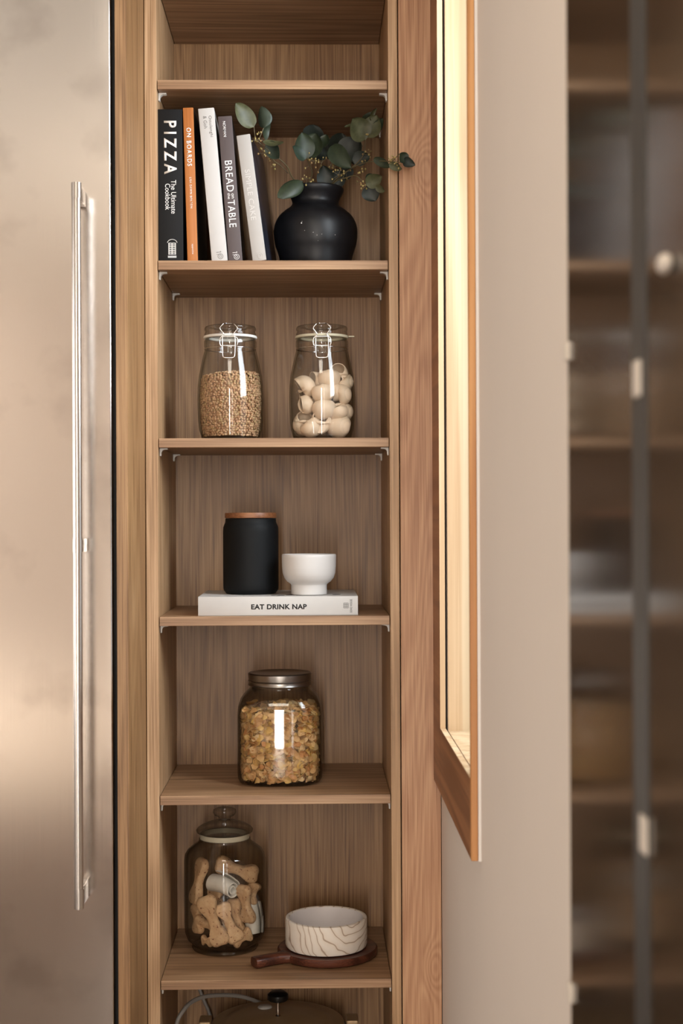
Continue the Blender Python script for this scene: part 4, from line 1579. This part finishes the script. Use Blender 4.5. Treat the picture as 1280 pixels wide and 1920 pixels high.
def roll_mesh(L, r0, turns, taper=0.85, th=0.0022):
    m = MB()
    nu, nv = 70, 8
    vs_, fc = [], []
    for lay in (0, 1):
        for i in range(nu + 1):
            a = turns * 2 * PI * i / nu
            r = r0 * (0.28 + 0.72 * i / nu) - th * lay
            for j in range(nv + 1):
                x = (j / nv - 0.5) * L
                s_ = 1 - (1 - taper) * (j / nv)
                bend = -0.25 * (x * x) / L
                vs_.append(Vector((x, r * s_ * math.cos(a), r * s_ * math.sin(a) + bend)))
    st_ = (nu + 1) * (nv + 1)
    for i in range(nu):
        for j in range(nv):
            p = i * (nv + 1) + j
            fc.append((p, p + 1, p + nv + 2, p + nv + 1))
            fc.append((st_ + p, st_ + p + nv + 1, st_ + p + nv + 2, st_ + p + 1))
    edge = [j for j in range(nv + 1)] + [i * (nv + 1) + nv for i in range(1, nu + 1)] + [nu * (nv + 1) + j for j in range(nv - 1, -1, -1)] + [i * (nv + 1) for i in range(nu - 1, 0, -1)]
    for i in range(len(edge)):
        p, q2 = edge[i], edge[(i + 1) % len(edge)]
        fc.append((p, q2, st_ + q2, st_ + p))
    return m.add(vs_, fc)


ro = roll_mesh(0.060, 0.0235, 2.2).build('rawhide_roll', M['rawhide'], smooth=60)
RG = 'white rolled chews in the knobbed glass jar'


def place_roll(o, a, b, ya, yb_, lab):
    pa, pb = P(a[0], a[1], DY + ya), P(b[0], b[1], DY + yb_)
    ax = (pb - pa).normalized()
    nn = Vector((0, 0, 1))
    nn = (nn - ax * nn.dot(ax)).normalized()
    yy = nn.cross(ax)
    o.matrix_world = Matrix.Translation((pa + pb) / 2) @ Matrix((ax, yy, nn)).transposed().to_4x4()
    tag(o, lab, 'dog chew', RG)


place_roll(ro, (400, 1650), (436, 1664), 0.0, -0.038, 'white rolled chew lying on top of the dog biscuits')
r2 = ro.copy()
COL.objects.link(r2)
place_roll(r2, (470, 1695), (478, 1748), -0.004, -0.014, 'white rolled chew half hidden at the right behind the biscuits')

# ------------------------------------------------------------------ board and marble bowl
WYc = 0.163
wc = P(614, 1790, WYc)
wb = thing('serving_board', 'dark round wooden serving board with a short handle, under the marbled bowl', 'board', (wc.x, WYc, Z6 + 0.0003))
rb = 0.099
tb = 0.016
disc = MB().lathe([(0, 0), (rb - 0.006, 0), (rb - 0.002, 0.002), (rb, 0.007), (rb, tb - 0.003), (rb - 0.003, tb), (rb - 0.012, tb - 0.0012), (0, tb - 0.0018)], 96).build('disc', M['walnut'], wb, smooth=40)
he = P(476, 1803, 0.08)
hv = Vector((he.x - wc.x, he.y - WYc, 0))
hl = hv.length
hdv = hv.normalized()
hs = Vector((-hdv.y, hdv.x, 0))
hm = MB()
pp, rr_ = [], []
prof_h = [(rb - 0.006, 0.021), (rb + 0.004, 0.0165), (rb + 0.014, 0.0135), (rb + 0.03, 0.0135), (hl - 0.004, 0.0150), (hl, 0.0135)]
vs_, fc = [], []
for (d_, w_) in prof_h:
    c = hdv * d_
    cx = [(-1, 0.3), (-0.8, 0.06), (0, 0), (0.8, 0.06), (1, 0.3), (1, 0.75), (0.75, 1.0), (0, 1.06), (-0.75, 1.0), (-1, 0.75)]
    for u, v in cx:
        vs_.append(c + hs * (w_ * u) + Vector((0, 0, 0.0002 + v * (tb + 0.002))))
n = 10
for i in range(len(prof_h) - 1):
    for j in range(n):
        j2 = (j + 1) % n
        fc.append((i * n + j, i * n + j2, (i + 1) * n + j2, (i + 1) * n + j))
fc.append(tuple(range(n)))
fc.append(tuple((len(prof_h) - 1) * n + j for j in range(n)))
hm.add(vs_, fc).build('handle', M['walnut'], wb, smooth=50)
mc_ = P(611.5, 1750, WYc + 0.003)
mz = Z6 + 0.0004 + tb
mb_ = thing('marbled_bowl', 'wide straight-sided white bowl with brown marbled veins, on the round board', 'bowl', (mc_.x, WYc + 0.003, mz))
rm = 76.5 * S(WYc)
hm_ = 0.0575
MB().lathe([(0, 0), (rm - 0.006, 0), (rm - 0.002, 0.0012), (rm, 0.006), (rm + 0.0004, hm_ * 0.5), (rm + 0.0002, hm_ - 0.006), (rm - 0.0008, hm_ - 0.001), (rm - 0.003, hm_), (rm - 0.0065, hm_), (rm - 0.008, hm_ - 0.0015)], 96).build('outer_wall', M['marble'], mb_, smooth=40)
MB().lathe([(rm - 0.0079, hm_ - 0.0015), (rm - 0.009, hm_ - 0.006), (rm - 0.0095, 0.018), (rm - 0.016, 0.009), (0, 0.008)], 96).build('inner_glaze', M['marble_in'], mb_, smooth=50)

# ------------------------------------------------------------------ slow cooker in the bottom compartment
OY = 0.185
os_ = S(OY)
oc = P(521, 1905, OY)
oz = oc.z
ck = thing('slow_cooker', 'bronze lidded slow cooker in the dark bottom compartment', 'cooker', (oc.x, OY, Z7 + 0.0005))
zr = oz - Z7


def oval(sx, sy):
    return lambda a, i: 1.0


MB().lathe([(0, 0), (0.10, 0), (0.118, 0.008), (0.128, 0.05), (0.134, zr - 0.035), (0.138, zr - 0.024), (0.132, zr - 0.022), (0, zr - 0.03)], 72).build('body', M['cooker'], ck, smooth=40)
ldo = MB().lathe([(0, zr - 0.021), (0.128, zr - 0.021), (0.133, zr - 0.018), (0.132, zr - 0.013), (0.122, zr - 0.011), (0.112, zr - 0.014), (0.106, zr - 0.010), (0.099, zr - 0.006), (0.092, zr - 0.0075), (0.06, zr - 0.003), (0.025, zr), (0, zr + 0.0005)], 72).build('lid', M['gold'], ck, smooth=60)
MB().lathe([(0, zr), (0.006, zr + 0.0002), (0.0032, zr + 0.003), (0.0028, zr + 0.027), (0.012, zr + 0.029), (0.014, zr + 0.0305), (0.012, zr + 0.0315), (0, zr + 0.0315)], 32).build('knob_stem', M['chrome'], ldo, smooth=40)
MB().lathe([(0, zr + 0.0318), (0.019, zr + 0.0318), (0.021, zr + 0.035), (0.0205, zr + 0.043), (0.016, zr + 0.047), (0, zr + 0.048)], 40).build('knob', M['knob_black'], ldo, smooth=40)
for px in (385, 660):
    q = P(px, 1913, OY)
    sx = -1 if px < 500 else 1
    x = q.x - oc.x
    MB().box(x - 0.012, x + 0.012, -0.022, 0.022, zr - 0.017, zr - 0.004, 0.003).build('side_handle', M['gold'], ck)
    MB().box(min(x, sx * 0.127), max(x, sx * 0.127), -0.012, 0.012, zr - 0.030, zr - 0.0225, 0.002).build('handle_bracket', M['cooker'], ck)
tg = MB().lathe([(0, 0), (0.013, 0), (0.015, 0.002), (0.013, 0.0045), (0, 0.005)], 24).build('steam_cap', M['white_plastic'], ck, smooth=50)
q = P(497, 1878, OY + 0.02)
tg.location = (-0.028, 0.059, zr - 0.0045)
sv = MB().lathe([(0, 0), (0.0, 0.0)], 8) if False else None
# grey flexes behind it
c1 = catmull([P(328, 2060, 0.15), P(329, 1935, 0.15), P(345, 1893, 0.16), P(372, 1872, 0.2), P(410, 1866, 0.24), P(455, 1869, 0.28), P(500, 1885, 0.32)], 8)
o = MB().tube(c1, 0.0042, 10).build('power_cord', M['grey_cord'], smooth=60)
tag(o, 'grey power cord arching over the left of the slow cooker', 'cord')
c2 = catmull([P(362, 1818, 0.335), P(373, 1852, 0.33), P(384, 1880, 0.33), P(394, 1906, 0.33), P(398, 1950, 0.335), P(398, 2040, 0.335)], 8)
o = MB().tube(c2, 0.0036, 10).build('power_cord', M['grey_cord'], smooth=60)
tag(o, 'short straight grey cord hanging down behind the arched cord', 'cord')


# ------------------------------------------------------------------ light
def area(name, loc, direction, sx, sy, power, color, spread=180):
    l = bpy.data.lights.new(name, 'AREA')
    l.shape = 'RECTANGLE'
    l.size = sx
    l.size_y = sy
    l.energy = power
    l.color = color
    l.spread = R(spread)
    o = bpy.data.objects.new(name, l)
    o.location = loc
    o.rotation_euler = Vector(direction).to_track_quat('-Z', 'Y').to_euler()
    COL.objects.link(o)
    return o


# daylight at the tall glazed opening behind the camera
area('rear_daylight', ((DX0 + DX1) / 2, -5.02, (DZ0 + DZ) / 2), (0, 1, 0), DX1 - DX0, DZ - DZ0, 70, (1.0, 0.93, 0.85))
# daylight at the wide window in the left wall, plus fill and sun at the added low opening
area('left_daylight', (-3.27, (LY0 + LY1) / 2, (LZ0 + LZ1) / 2), (1, 0, 0), LZ1 - LZ0, LY1 - LY0, 54, (0.97, 0.97, 0.98))
area('low_opening_fill', (-3.27, (QY0 + QY1) / 2, QZ1 / 2), (1, 0, 0), QZ1, QY1 - QY0, 90, (1.0, 0.94, 0.88))
# daylight at the pine window
area('window_daylight', (1.05, -1.0, 2.45), (-1, 0.35, -0.25), 1.5, 1.5, 142, (0.86, 0.93, 1.0))
area('overhead_fill', (-0.15, -2.1, 2.70), (0, 0, -1), 0.5, 0.9, 14, (1.0, 0.9, 0.76))  # added overhead fill for brightness falling off downwards, no fixture
sun = bpy.data.lights.new('sun', 'SUN')
sun.energy = 24
sun.angle = R(2)
sun.color = (1, 0.93, 0.82)
area('far_wall_fill', (-2.7, -4.9, 2.68), (0.35, -0.5, -0.7), 0.9, 0.3, 34, (1.0, 0.94, 0.88))  # added fill to brighten the far wall mirrored in the fridge
so = bpy.data.objects.new('sun', sun)
so.rotation_euler = Vector((0.9, -0.3, -0.2)).to_track_quat('-Z', 'Y').to_euler()
COL.objects.link(so)

w = bpy.data.worlds.new('world')
w.use_nodes = True
bg = w.node_tree.nodes['Background']
bg.inputs[0].default_value = (0.85, 0.93, 1.0, 1)
bg.inputs[1].default_value = 1.0
scene.world = w

scene.cycles.transparent_max_bounces = 32
scene.cycles.max_bounces = 12
scene.cycles.diffuse_bounces = 2
vw = scene.view_settings
vw.view_transform = 'Standard'
vw.look = 'None'
vw.gamma = 1
vw.use_curve_mapping = False
vw.exposure = 0.0
